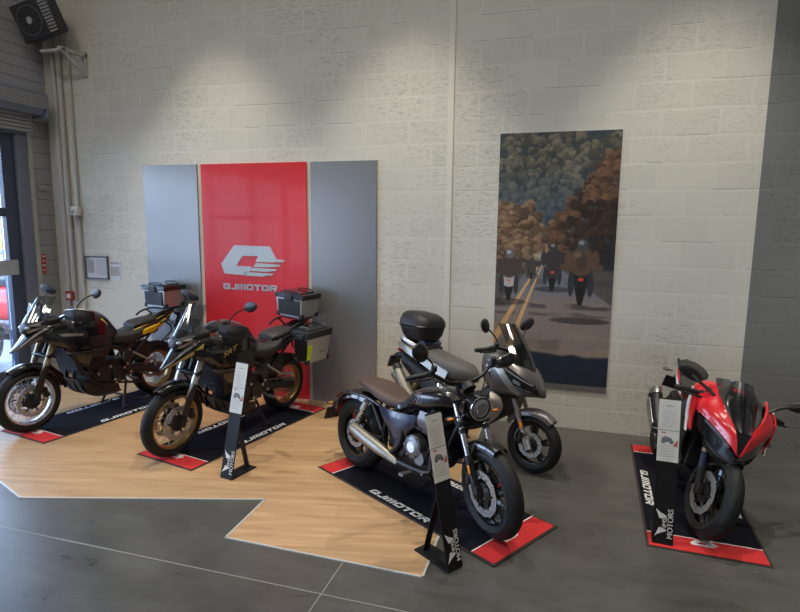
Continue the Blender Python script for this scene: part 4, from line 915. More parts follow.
def concrete():
    m, nt, b, tc = nodes('polished_concrete'); L = nt.links.new
    n1 = N_(nt, 'ShaderNodeTexNoise'); n1.inputs['Scale'].default_value = 1.1; n1.inputs['Detail'].default_value = 7; n1.inputs['Roughness'].default_value = .6; L(tc.outputs['Object'], n1.inputs[0])
    mp = N_(nt, 'ShaderNodeMapping'); mp.inputs['Rotation'].default_value = (0, 0, .5); mp.inputs['Scale'].default_value = (2, 7, 1); L(tc.outputs['Object'], mp.inputs[0])
    n2 = N_(nt, 'ShaderNodeTexNoise'); n2.inputs['Scale'].default_value = 1; n2.inputs['Detail'].default_value = 8; n2.inputs['Roughness'].default_value = .75; n2.inputs['Distortion'].default_value = 1.2; L(mp.outputs[0], n2.inputs[0])
    mx = N_(nt, 'ShaderNodeMix'); mx.data_type = 'FLOAT'; mx.inputs[0].default_value = .4; L(n1.outputs['Fac'], mx.inputs[2]); L(n2.outputs['Fac'], mx.inputs[3])
    rp = N_(nt, 'ShaderNodeValToRGB'); e = rp.color_ramp.elements; e[0].position = .36; e[0].color = (.042, .040, .036, 1); e[1].position = .66; e[1].color = (.105, .10, .092, 1); L(mx.outputs[0], rp.inputs[0]); L(rp.outputs[0], b.inputs['Base Color'])
    rr = N_(nt, 'ShaderNodeMapRange'); rr.inputs[3].default_value = .20; rr.inputs[4].default_value = .42; L(n2.outputs['Fac'], rr.inputs[0]); L(rr.outputs[0], b.inputs['Roughness'])
    return m
def planks():
    m, nt, b, tc = nodes('oak_planks'); L = nt.links.new
    mp = N_(nt, 'ShaderNodeMapping'); mp.inputs['Rotation'].default_value = (0, 0, R(-14)); L(tc.outputs['Object'], mp.inputs[0])
    br = N_(nt, 'ShaderNodeTexBrick'); L(mp.outputs[0], br.inputs[0]); br.inputs['Scale'].default_value = 1; br.inputs['Brick Width'].default_value = 1.3; br.inputs['Row Height'].default_value = .19; br.inputs['Mortar Size'].default_value = .0012
    br.inputs['Color1'].default_value = (.86, .86, .86, 1); br.inputs['Color2'].default_value = (1, 1, 1, 1); br.inputs['Mortar'].default_value = (.7, .7, .7, 1)
    m2 = N_(nt, 'ShaderNodeMapping'); m2.inputs['Scale'].default_value = (1.2, 14, 1); L(mp.outputs[0], m2.inputs[0])
    n = N_(nt, 'ShaderNodeTexNoise'); n.inputs['Scale'].default_value = 1.3; n.inputs['Detail'].default_value = 7; n.inputs['Roughness'].default_value = .6; n.inputs['Distortion'].default_value = .6; L(m2.outputs[0], n.inputs[0])
    rp = N_(nt, 'ShaderNodeValToRGB'); e = rp.color_ramp.elements; e[0].position = .3; e[0].color = (.35, .205, .10, 1); e[1].position = .70; e[1].color = (.54, .345, .18, 1); L(n.outputs['Fac'], rp.inputs[0])
    mx = N_(nt, 'ShaderNodeMix', data_type='RGBA', blend_type='MULTIPLY'); mx.inputs[0].default_value = 1; L(rp.outputs[0], mx.inputs[6]); L(br.outputs[0], mx.inputs[7]); L(mx.outputs[2], b.inputs['Base Color'])
    b.inputs['Roughness'].default_value = .42
    return m
M['wall'] = block_wall(); M['floor'] = concrete(); M['wood'] = planks()
M['siding'] = siding('panel_siding', (.33, .33, .34), .2); M['siding_dark'] = siding('upper_siding', (.33, .34, .38), .13)
M['plaster'] = mat('grey_plaster', (.30, .29, .27), .8); M['ceiling'] = mat('dark_ceiling', (.18, .18, .18), .8)
M['joint'] = mat('floor_joint', (.24, .235, .215), .6); M['trimsteel'] = mat('floor_trim_metal', (.52, .52, .50), .4, metal=.3)
M['frame'] = mat('door_frame_paint', (.05, .065, .11), .35); M['frame_l'] = mat('door_jamb_paint', (.17, .19, .24), .35)
M['trunk'] = mat('painted_pipe', (.42, .41, .39), .5)
M['heater'] = mat('heater_black', (.03, .032, .04), .4); M['louver'] = mat('heater_louver', (.35, .36, .38), .5)
M['mat_black'] = mat('mat_pile_black', (.009, .009, .014), .95, spec=.1, bump=.4, bscale=500, var=.2); M['mat_red'] = mat('mat_pile_red', (.52, .02, .022), .85, bump=.4, bscale=500); M['mat_edge'] = mat('mat_rubber_edge', (.028, .02, .018), .7)
M['panel_grey'] = mat('satin_grey_panel', (.27, .27, .275), .30, metal=.6, var=.02)
M['panel_red'] = mat('gloss_red_panel', (.56, .016, .022), .3, coat=.15, var=.02)
M['logo_sil'] = mat('logo_silver', (.42, .45, .46), .4, metal=.3)
M['leaf'] = mat('tree_leaves', (.10, .22, .04), .7, var=.4, vscale=4); M['asphalt'] = mat('asphalt', (.22, .22, .23), .8)
M['car_red'] = mat('car_red', (.65, .03, .03), .3, coat=.8); M['car_sil'] = mat('car_silver', (.6, .62, .65), .3, metal=.4, coat=.6); M['van_y'] = mat('van_yellow', (.85, .55, .03), .4, coat=.5); M['car_glass'] = mat('car_glass', (.03, .04, .05), .08, coat=1)
M['stucco'] = mat('street_facade', (.55, .52, .47), .8)
M['stand'] = mat('stand_black', (.008, .008, .009), .55, spec=.25)
M['paper'] = mat('notice_paper', (.55, .57, .60), .6); M['plastic_w'] = mat('white_plastic', (.6, .6, .58), .4)

def flat(name, c, s, m, kind='structure', rot=None, **k):
    bm = new(); box(bm, c, s, rot); o = obj(name, bm, m, smooth=False, **k); o['kind'] = kind; return o
flat('floor', (-.4, .5, -.1), (12.7, 11.1, .2), 'floor')
flat('wall_back', (-.4, YW+.15, H/2), (12.7, .3, H), 'wall')
flat('ceiling', (-.4, .5, H+.1), (12.7, 11.1, .2), 'ceiling')
flat('wall_right', (6.05, .5, H/2), (.2, 11.1, H), 'plaster')
bm = new(); box(bm, (-.4, -5.1, H/2), (12.7, .2, H)); o = obj('wall_front', bm, 'plaster', smooth=False); o['kind'] = 'structure'
# left wall: upper cladding, corner strip, glazing below
flat('wall_left', (XL-.1, .5, (3.42+H)/2), (.2, 11.1, H-3.42), 'siding_dark')
flat('wall_left_corner', (XL-.1, 5.88, 1.71), (.2, .34, 3.42), 'siding')
flat('trim_1', (XL+.01, 5.72, 1.71), (.04, .06, 3.42), 'trunk'); flat('trim_2', (XL+.03, 5.86, 3.44), (.08, .36, .07), 'trunk')
flat('trim_3', (-1.297, YW-.006, H/2), (.062, .014, H), mat('joint_cover', (.62, .60, .53), .7))
bm = new(); box(bm, (XL-.04, 5.61, 1.6), (.13, .15, 3.2)); box(bm, (XL-.04, 1.0, 3.31), (.12, 9.4, .22)); o = obj('trim_4', bm, 'frame_l', smooth=False, bevel=.01); o['kind'] = 'structure'
bm = new()
for y in (5.445, 3.9, 2.4, .9, -.6, -2.1, -3.6, -4.95): box(bm, (XL-.08, y, 1.6), (.12, .13 if y < 5 else .17, 3.2))
for z in (.12, 2.23, 3.14): box(bm, (XL-.08, .2, z), (.11, 10.3, .11 if z != .12 else .24))
o = obj('door_1', bm, 'frame', smooth=False, bevel=.006); o['kind'] = 'structure'
bm = new(); box(bm, (XL-.005, 4.95, 1.54), (.02, 1.0, .19)); pb = obj('push_plate', bm, 'alu', o, bevel=.004)
bm = new(); box(bm, (XL-.09, .2, 1.6), (.012, 10.3, 3.1)); obj('pane', bm, 'glass', o, smooth=False)
# roller shutter housing and curtain
t = empty('roller_shutter', (XL+.16, 4.0, 3.25), label='grey roller shutter box with slatted curtain above the glass door', cat='roller shutter')
bm = new(); prism(bm, [(-.155, .20), (.09, .20), (.16, .29), (.16, .40), (.10, .47), (-.155, .47)], 1.74, -3.0)
hs = obj('shutter_housing', bm, 'frame_l', t)
bm = new()
for k in range(7): box(bm, (.165-.00*k, -.6, .275+.022*k), (.012, 4.68, .012))
obj('housing_rib', bm, 'louver', hs)
bm = new()
for k in range(5): box(bm, (-.06, -.6, .00+.045*k), (.03, 4.6, .038))
obj('slat_curtain', bm, 'louver', t, bevel=.008)
bm = new(); box(bm, (0.0, 1.76, .31), (.34, .03, .30)); obj('end_plate', bm, 'frame_l', t, bevel=.01)

# pipes in the corner
def pipe(x, y, r, z0, z1, label):
    bm = new(); cyl(bm, (x, y, z0), (x, y, z1), r, seg=20)
    for z in (.8, 2.0, 3.2, 4.4): box(bm, (x, y+r*.5, z), (r*2.08, r*.98, .03))
    return tag(obj('pipe', bm, 'trunk'), label, 'pipe', None)
bm = new(); box(bm, (-6.635, YW-.03, 2.3), (.09, .058, 4.6)); tag(obj('cable_duct', bm, 'trunk', bevel=.008), 'square painted cable duct standing in the corner beside the round pipes', 'duct')
pipe(-6.545, YW-.045, .036, 0, 4.62, 'thick round pipe next to the square corner duct, leftmost of three')
pipe(-6.46, YW-.042, .034, 0, 4.62, 'middle one of the three vertical wall pipes in the corner')
pipe(-6.305, YW-.03, .016, 0, 4.55, 'thinnest vertical pipe, nearest the framed notice, with white detector on it')
bm = new(); box(bm, (-6.29, YW-.093, 2.26), (.10, .09, .12)); t = tag(obj('detector', bm, 'plastic_w', bevel=.015), 'small white sensor box fixed on the thin wall pipe', 'sensor')
bm = new(); ball(bm, (-6.29, YW-.14, 2.25), (.028, .02, .028)); tube(bm, [(-6.30, YW-.09, 2.2), (-6.30, YW-.085, 2.12)], .02); obj('lens', bm, 'ink_grey', t)
bm = new(); box(bm, (-6.46, YW-.12, 1.13), (.12, .05, .12)); t = tag(obj('alarm_point', bm, mat('alarm_red', (.28, .03, .03), .5), bevel=.01), 'small red fire alarm call point in front of the corner pipes', 'alarm')
bm = new(); box(bm, (-6.46, YW-.147, 1.13), (.06, .006, .06)); obj('glass_square', bm, 'plastic_w', t)
bm = new(); box(bm, (XL+.008, 5.80, 1.56), (.012, .07, .26)); t = tag(obj('warning_sign', bm, mat('sign_red', (.5, .05, .06), .5)), 'narrow red notice on the panelled strip beside the glass door', 'sign')
bm = new()
for k in range(4): box(bm, (XL+.016, 5.80, 1.66-.06*k), (.004, .045, .014 if k % 2 else .022))
obj('print', bm, 'plastic_w', t)
bm = new(); box(bm, (XL+.02, 5.86, 2.55), (.03, .09, .05)); tag(obj('wall_bracket', bm, 'ink_grey', bevel=.006), 'small grey clip high on the panelled strip by the door', 'bracket')
# framed notice and loose paper
t = empty('notice_board', (-6.08, YW-.015, 1.36), label='grey metal framed notice board hung on the block wall', cat='frame')
bm = new()
for a, b, c, d in ((0, .01, .38, .02), (0, .30, .38, .02), (-.18, .155, .02, .31), (.18, .155, .02, .31)): box(bm, (a, 0, b), (c, .026, d))
obj('frame_edge', bm, 'grey_metal', t)
bm = new(); box(bm, (0, .004, .155), (.35, .008, .29)); pp = obj('notice_sheet', bm, 'paper', t)
bm = new(); box(bm, (-.10, -.002, .17), (.11, .004, .17)); box(bm, (-.14, -.003, .28), (.03, .004, .03))
for k in range(7): box(bm, (.07, -.002, .25-.03*k), (.15, .003, .008))
obj('print', bm, 'ink_grey', pp)
bm = new(); box(bm, (-5.785, YW-.005, 1.48), (.17, .01, .26)); t = tag(obj('notice', bm, 'paper'), 'loose paper notice pinned right of the framed board', 'notice')
bm = new(); box(bm, (-5.785, YW-.013, 1.585), (.14, .004, .03)); box(bm, (-5.785, YW-.013, 1.475), (.14, .004, .12)); obj('print', bm, 'ink_grey', t)

# fan heater on a bracket
t = empty('fan_heater', (-6.31, 5.60, 4.53), (R(16), R(-14), R(6)), label='black fan heater with light louvres on a wall bracket, top left corner', cat='heater')
bm = new(); box(bm, (0, .04, 0), (.52, .18, .42)); obj('housing', bm, 'heater', t, bevel=.02)
bm = new(); lathe_y(bm, [(.15, -.06), (.17, -.06), (.17, -.05), (.15, -.05)], (-.06, 0, 0), 36)
for k in range(5): lathe_y(bm, [(.025*k+.02, -.062), (.025*k+.024, -.062), (.025*k+.024, -.056), (.025*k+.02, -.056)], (-.06, 0, 0), 30)
for a in range(6): box(bm, (-.06, -.058, 0), (.32, .005, .006), roty(30*a))
obj('fan_grille', bm, 'grey_metal', t)
bm = new()
for i in range(4):
    for j in range(11): box(bm, (.155+.027*i, -.06, -.18+.036*j), (.018, .016, .02))
obj('louvre', bm, 'louver', t)
bm = new(); ball(bm, (-.06, -.062, 0), (.04, .012, .04)); obj('fan_hub', bm, 'louver', t)
t = empty('heater_bracket', (-6.15, YW, 4.22), label='pale triangular steel wall bracket carrying the fan heater', cat='bracket')
bm = new(); box(bm, (.10, -.20, -.02), (.05, .40, .04)); box(bm, (.10, -.02, -.12), (.05, .04, .30)); tube(bm, [(.10, -.38, -.02), (.10, -.03, -.24)], .02); box(bm, (-.05, -.35, -.03), (.35, .05, .03)); obj('bracket_arm', bm, 'trunk', t)

# wall panels, red one with the marque
def wpanel(x0, x1, z1, m, label, g):
    bm = new(); box(bm, ((x0+x1)/2, YW-.012, z1/2+.005), (x1-x0, .022, z1-.01)); o = obj('wall_panel', bm, m, smooth=False, bevel=.002)
    return tag(o, label, 'panel', g)
wpanel(-5.249, -4.45, 2.83, 'panel_grey', 'satin grey wall panel left of the red one, beside the paper notices', 'grey side panels')
wpanel(-2.922, -2.113, 2.83, 'panel_grey', 'satin grey wall panel right of the red one, behind the cruiser', 'grey side panels')
rp_ = wpanel(-4.393, -2.972, 2.83, 'panel_red', 'tall glossy red wall panel with silver emblem and lettering', None)
TW = Matrix.Translation((-4.16, YW-.0235, 1.385)) @ Matrix.Rotation(PI/2, 4, 'X')
bm = new(); logo(bm, Matrix.Translation((-4.14, YW-.0235, 1.49)) @ Matrix.Rotation(PI/2, 4, 'X'), .87, .008); obj('emblem', bm, 'logo_sil', rp_, smooth=False)
bm = new(); word(bm, 'QJMOTOR', Matrix.Translation((-4.12, YW-.0235, 1.315)) @ Matrix.Rotation(PI/2, 4, 'X'), .072, 0, 1.20, .006); obj('lettering', bm, 'logo_sil', rp_, smooth=False)

# poster -----------------------------------------------------------
def poster():
    nu, nv = 210, 460; U, V = np.meshgrid((np.arange(nu)+.5)/nu, (np.arange(nv)+.5)/nv)
    rng = np.random.RandomState(3)
    def nz(sx, sy, seed):
        r = np.random.RandomState(seed); g = r.rand(sy+3, sx+3); x = U*sx; y = V*sy; i = x.astype(int); j = y.astype(int); fx = x-i; fy = y-j; fx = fx*fx*(3-2*fx); fy = fy*fy*(3-2*fy)
        return (g[j, i]*(1-fx)+g[j, i+1]*fx)*(1-fy)+(g[j+1, i]*(1-fx)+g[j+1, i+1]*fx)*fy
    def fbm(a, b, s): return .5*nz(a, b, s)+.3*nz(a*2, b*2, s+1)+.2*nz(a*4, b*4, s+2)
    def mixc(C, c, m): return C*(1-m[..., None])+np.array(c)*m[..., None]
    def sm(x, a, b): t = np.clip((x-a)/(b-a), 0, 1); return t*t*(3-2*t)
    C = np.zeros((nv, nu, 3)); C[:] = (.03, .045, .055); detail = fbm(48, 100, 11)
    def crown(u, v, r, lo, hi):
        nonlocal C
        a, b = r, r*.46; x = (U-u)/a; y = (V-v)/b; d = x*x+y*y+1.5*(detail-.5); m = (1-sm(d, .7, 1.1)); t = np.clip(.5-.55*y-.25*x+1.1*(detail-.5), 0, 1)[..., None]
        col = np.array(lo)*(1-t)+np.array(hi)*t; C = C*(1-m[..., None])+col*m[..., None]
    for k in range(620):      # wooded hillside
        v = .40*(k/620)+.02*rng.rand(); h = min(1, max(0, (v-.10)/.22)); r = .018+.028*rng.rand()
        hi = np.array((.21, .185, .125))*(.25+.95*rng.rand()); hi = hi*(1-h)+np.array((.07, .10, .125))*h; crown(rng.rand(), v, r, tuple(np.array((.03, .042, .045))*(1-h)+np.array((.035, .055, .075))*h), tuple(hi))
    for k in range(230):       # autumn trees left of the road
        v = .27+.25*(k/230); u = rng.rand()*(.50-(.12*rng.rand()))*min(1, (v-.18)/.16)
        crown(u, v+.03*rng.rand()*u*3, .022+.038*rng.rand(), (.035, .022, .016), tuple(np.array((.33, .205, .12))*(.2+.95*rng.rand())))
    for k in range(300):      # dark trees right of the road
        v = .08+.42*(k/300); u0 = .90-.42*min(1, max(0, (v-.10)/.24))**1.1; u = u0+(1.03-u0)*rng.rand()
        crown(u, v, .022+.036*rng.rand(), (.010, .010, .014), tuple(np.array((.20, .105, .055))*((.1+.95*rng.rand()) if (v < .27 or u < .66) else (.05+.3*rng.rand()))))
    C = mixc(C, (.016, .016, .02), sm(U, .60, .72)*sm(V, .38, .46)*(1-sm(V, .56, .60))*.8)
    C = mixc(C, (.42, .39, .34), np.exp(-((U-.40)/.06)**2-((V-.47)/.014)**2)*.9)
    # road
    hz_ = .485; road = sm(V, hz_, hz_+.006)*sm(U, .36-(V-hz_)*1.9, .375-(V-hz_)*1.9)*(1-sm(U, .44+(V-hz_)*3.2, .46+(V-hz_)*3.2)); side = sm(V, .515, .53)
    C = mixc(C, (.10, .085, .075), side*.85); C = mixc(C, (.15, .16, .185), road)
    C = mixc(C, (.24, .185, .15), road*sm(V, .60, .66)*.75); C = mixc(C, (.29, .22, .17), road*sm(V, .72, .80)*.7*sm(nz(4, 60, 66), .2, .8))
    for (a, b, s) in ((.555, .58, .5), (.655, .672, .85), (.69, .702, .7), (.80, .84, .45)): C = mixc(C, (.045, .04, .045), sm(V+.012*(nz(7, 3, 71)-.5), a, a+.006)*(1-sm(V, b, b+.008))*s*sm(nz(8, 5, 72), .25, .5))
    C = mixc(C, (.014, .022, .042), sm(V+.02*(nz(10, 3, 81)-.5)-.02*U, .835, .85)*(1-sm(V, .975, .985)))
    C = mixc(C, (.13, .12, .12), sm(V, .975, .985))
    # centre lines
    for u0, u1, w0, w1 in ((.415, .02, .004, .030), (.430, .17, .004, .022)):
        t = (V-hz_)/(.80-hz_); cu = u0+(u1-u0)*t**.9*1.0; w = w0+(w1-w0)*t; C = mixc(C, (.62, .36, .16), (np.abs(U-cu) < w)*(V > .50)*(V < .84)*.9)
    def ell(u, v, a, b, c, m=1.0):
        nonlocal C
        d = ((U-u)/a)**2+((V-v)/b)**2; C = mixc(C, c, (1-sm(d, .75, 1.15))*m)
    def rider(u, v, s, jac, bike, helm, tail):
        ell(u, v+.135*s, .045*s, .050*s, (.012, .012, .014)); ell(u, v+.17*s, .028*s, .035*s, (.008, .008, .009))
        ell(u, v+.115*s, .075*s, .028*s, bike); ell(u-.07*s, v+.13*s, .024*s, .045*s, (.03, .03, .04)); ell(u+.07*s, v+.13*s, .024*s, .045*s, (.03, .03, .04))
        ell(u, v+.055*s, .092*s, .050*s, jac); ell(u-.095*s, v+.052*s, .03*s, .035*s, jac); ell(u+.095*s, v+.052*s, .03*s, .035*s, jac); ell(u-.135*s, v+.075*s, .022*s, .012*s, jac); ell(u+.135*s, v+.075*s, .022*s, .012*s, jac)
        ell(u, v, .040*s, .021*s, helm); ell(u-.008*s, v-.008*s, .022*s, .008*s, tuple(min(1, h*2+.12) for h in helm)); ell(u, v+.115*s, .020*s, .006*s, tail)
    ell(.32, .55, .06, .012, (.03, .03, .03), .6); rider(.315, .478, .42, (.05, .045, .045), (.05, .05, .05), (.03, .03, .03), (.2, .05, .04))
    ell(.50, .60, .16, .012, (.02, .02, .025), .7); rider(.495, .435, .85, (.035, .03, .035), (.05, .03, .03), (.035, .035, .04), (.5, .06, .04))
    ell(.12, .655, .16, .014, (.02, .02, .025), .7); rider(.12, .465, .92, (.06, .045, .04), (.42, .40, .38), (.13, .13, .14), (.5, .2, .15))
    ell(.74, .72, .26, .014, (.02, .02, .025), .8); rider(.735, .425, 1.15, (.10, .058, .036), (.012, .012, .014), (.05, .055, .065), (.6, .06, .04)); ell(.735, .49, .05, .035, (.045, .028, .022), .7); ell(.70, .462, .03, .012, (.20, .12, .08), .7)
    C = C*(.93+.10*(nz(60, 120, 91)[..., None]-.5))
    x0, x1, z0, z1 = -.771, .408, .42, 3.065; verts = []; W_ = nu+1
    us = np.linspace(0, 1, nu+1); vs = np.linspace(0, 1, nv+1)
    P = np.zeros(((nv+1)*(nu+1), 3)); P[:, 0] = np.tile(x0+(x1-x0)*us, nv+1); P[:, 1] = YW-.012; P[:, 2] = np.repeat(z1-(z1-z0)*vs, nu+1)
    idx = (np.arange(nv)[:, None]*W_+np.arange(nu)[None]).ravel(); F = np.stack([idx, idx+W_, idx+W_+1, idx+1], 1)
    me = bpy.data.meshes.new('poster_print'); me.from_pydata(P.tolist(), [], F.tolist())
    ca = me.color_attributes.new('print', 'FLOAT_COLOR', 'CORNER'); cc = np.ones((nv*nu, 4, 4), np.float32); cc[..., :3] = C.reshape(-1, 1, 3); ca.data.foreach_set('color', cc.ravel())
    m, nt, b, tc = nodes('poster_ink'); at = N_(nt, 'ShaderNodeVertexColor'); at.layer_name = 'print'; nt.links.new(at.outputs[0], b.inputs['Base Color']); b.inputs['Roughness'].default_value = .5
    me.materials.append(m); pr = bpy.data.objects.new('print', me); COL.objects.link(pr)
    bm = new(); box(bm, ((x0+x1)/2, YW-.0056, (z0+z1)/2), (x1-x0+.006, .01, z1-z0+.006)); bk = tag(obj('poster', bm, 'paper', smooth=False), 'tall poster of motorcyclists on a country road, on the block wall', 'poster')
    pr.parent = bk
poster()

# floor finishes ---------------------------------------------------
bm = new(); prism(bm, [(-6.7, 4.10), (-3.993, 3.071), (-2.183, 3.632), (-2.16, 3.076), (-.77, 3.068), (-.84, YW-.005), (-6.7, YW-.005)], 0.0, .006, 'z'); o = tag(obj('floor_wood', bm, 'wood', smooth=False), kind='structure')
o.name = 'floor_oak'
def strip(name, a, b, w, m, z=.007):
    a, b = Vector((*a, z/2)), Vector((*b, z/2)); d = b-a; bm = new(); box(bm, (a+b)/2, (d.length+w, w, z), rotz(math.degrees(math.atan2(d.y, d.x)))); return tag(obj(name, bm, m, smooth=False), kind='structure')
pts = [(-6.7, 4.10), (-3.993, 3.071), (-2.183, 3.632), (-2.16, 3.076), (-.77, 3.068), (-.83, 5.9)]
for k in range(5): strip('trim_%d' % (5+k), pts[k], pts[k+1], .014, 'trimsteel', .0075)
strip('trim_10', (-6.6, 2.69), (-.45, 2.745), .007, 'joint', .0012); strip('trim_11', (-1.292, 3.06), (-1.285, -1), .007, 'joint', .0012)

# display mats -------------------------------------------------------
def display_mat(c, az, label, L=1.95, Wd=.72):
    root = empty('display_mat', (c[0], c[1], .006 if c[0] < 0 else .0), (0, 0, R(az)), label=label, cat='floor mat', group='motorcycle floor mats')
    bm = new(); box(bm, (0, 0, .002), (L, Wd, .004)); obj('rubber_border', bm, 'mat_edge', root, smooth=False)
    bm = new(); box(bm, (0, 0, .005), (L-.03, Wd-.035, .003)); fld = obj('pile_field', bm, 'mat_black', root, smooth=False)
    for s in (1, -1):
        bm = new(); box(bm, (s*(L/2-.015-.09), 0, .0072), (.18, Wd-.035, .0016)); e = obj('red_end', bm, 'mat_red', root, smooth=False)
        bm = new(); box(bm, (s*(L/2-.015-.184), 0, .0074), (.009, Wd-.035, .0018)); obj('white_line', bm, 'print_white', e, smooth=False)
        T = Matrix.Translation((s*(L/2-.165), -s*.09, .0081)) @ Matrix.Rotation(s*PI/2, 4, 'Z'); bm = new(); logo(bm, T @ Matrix.Translation((0, -.055, 0)), .18, .0006); obj('emblem', bm, 'print_white', e, smooth=False)
        wlen = .060*1.26*sum(W[q] for q in 'QJMOTOR')
        T = Matrix.Translation((-s*0, 0, .0066)) @ Matrix.Rotation(0 if s < 0 else PI, 4, 'Z') @ Matrix.Translation((-wlen/2, -(Wd/2-.045), 0))
        bm = new(); word(bm, 'QJMOTOR', T, .060, .25, 1.26, .0008); obj('lettering', bm, 'print_white', fld, smooth=False)
    return root
display_mat((-4.946, 4.963), -100, 'black and red floor mat under the yellow-tailed motorcycle by the door')
display_mat((-3.193, 4.903), -101.8, 'black and red floor mat in front of the red wall panel')
display_mat((-1.024, 4.106), -30.6, 'black and red floor mat under the brown-seated cruiser')
display_mat((.985, 4.80), -92, 'black and red floor mat under the red sport motorcycle', 1.9, .745)

# price stands -------------------------------------------------------
def price_stand(c, az, label, tilt=.235, s=1.0, bd=.30):
    """c = middle of the plate's bottom edge, az = direction the plate faces"""
    root = empty('price_stand', (c[0], c[1], .0068 if c[0] < 0 else .0088), (0, 0, R(az+90)), label=label, cat='price stand', group='black price stands')
    root.scale = (s, s, s)      # local -y = towards the viewer side
    w = .13; h = .95; a = math.atan2(tilt, h); TP = Matrix.Rotation(-a, 4, 'X')
    bm = new(); box(bm, (0, bd/2, .004), (w, bd, .008)); obj('base_plate', bm, 'stand', root, smooth=False, bevel=.001)
    bm = new(); g = box(bm, (0, .003, .49), (w, .006, .98)); bm.transform(TP); up = obj('upright_plate', bm, 'stand', root, smooth=False, bevel=.001)
    bm = new(); p0 = Vector((0, bd*.85, .006)); p1 = TP @ Vector((0, .006, .55)); d = p1-p0; box(bm, (p0+p1)/2, (w*.4, .006, d.length), Matrix.Rotation(-math.atan2(d.y, d.z), 4, 'X')); obj('brace', bm, 'stand', root, smooth=False)
    bm = new(); box(bm, (0, -.0015, .76), (w+.005, .002, .42)); bm.transform(TP); card = obj('price_card', bm, 'card', root, smooth=False)
    bm = new(); box(bm, (0, -.003, .762), (w, .001, .004)); 
    ball(bm, (-.01, -.003, .70), (.032, .0012, .018)); ball(bm, (-.03, -.003, .685), (.015, .0012, .015)); ball(bm, (.02, -.003, .685), (.015, .0012, .015)); box(bm, (.0, -.003, .71), (.05, .001, .008), roty(20)); bm.transform(TP); obj('motorcycle_picture', bm, 'ink', card, smooth=False)
    bm = new(); box(bm, (-.03, -.003, .745), (.03, .001, .008)); prism(bm, [(.03, .66), (.06, .655), (.058, .705)], -.0025, -.0035); bm.transform(TP); obj('red_print', bm, 'ink_red', card, smooth=False)
    bm = new()
    for k in range(5): box(bm, (-.01 if k % 2 else 0, -.003, .655-.017*k), (.09 if k % 2 else .10, .001, .004))
    bm.transform(TP); obj('table_print', bm, 'ink_grey', card, smooth=False); bm = new()
    for k in range(9): box(bm, (0, -.003, .895-.014*k), (.09, .001, .0025))
    bm.transform(TP); obj('small_print', bm, 'ink_grey', card, smooth=False)
    bm = new(); box(bm, (0, -.003, .928), (.05, .001, .009)); bm.transform(TP); obj('heading_print', bm, 'ink_grey', card, smooth=False)
    # winged badge, reads upwards
    bm = new(); T = TP @ Matrix.Translation((.0, -.0012, .14)) @ Matrix.Rotation(PI/2, 4, 'X') @ Matrix.Rotation(PI/2, 4, 'Z')
    add_text(bm, 'MOTORS', .048, T @ Matrix.Translation((0, -.042, 0)), 1.0, .0012); add_text(bm, 'HMS!', .040, T @ Matrix.Translation((0, -.006, 0)), 1.1, .0012)
    for sx in (-1, 1):
        for k, (x0, y0, x1, y1) in enumerate(((.030, .018, .092, .052), (.034, .008, .078, .034), (.038, -.002, .066, .016))):
            q = [(sx*x0, y0-.008), (sx*(x0+.012), y0-.014), (sx*x1, y1), (sx*(x0+.0), y0+.010)]
            slab(bm, q if sx > 0 else q[::-1], T, .001)
    obj('winged_lettering', bm, 'print_white', up, smooth=False)
    return root
price_stand((-2.672, 3.838), -101, 'black price stand in front of the motorcycle on the red panel side')
price_stand((-.593, 3.200), -33.3, 'black price stand beside the cruiser at the tip of the oak floor', bd=.32)
price_stand((.683, 3.905), -94, 'black price stand on the mat of the red sport motorcycle')

# motorcycles ----------------------------------------------------------
adventure((-4.90, 5.64), -99.6, 0, 'black adventure motorcycle with yellow tail panel, nearest the glass door', dict(steer=0, rims=('silver_rim', 'gold'), spokes='silver_rim', spokes_r='gold', fork='gold_dark', guard='black_matte', guard_edge=True, stripe='bronze', tipgrey=True, wstop=1.345, text=False, tail='yellow', pannier=False, center=True, accent='bronze_light', case_side='alu'))
adventure((-3.10, 5.59), -101.8, 4, 'black adventure motorcycle with gold wheels and a silver side pannier', dict(steer=0, rims=('gold', 'gold'), spokes='gold', spokes_r='gold', fork='silver_rim', guard='black_matte', guard_edge=False, stripe='stripe_gold', tipgrey=False, wstop=1.37, text=True, tail='black', pannier=True, center=False, accent='grey_metal', case_side='alu'))
cr3 = cruiser((-1.695, 4.405), -32.0, 5, 'black cruiser motorcycle with brown seat and silver exhaust')
scooter((-1.48, 5.37), -25, 6, 'bronze grey maxi scooter with top case, parked behind the cruiser')
sport((.86, 5.50), -87.0, 15, 'red fully faired sport motorcycle leaning on its side stand')

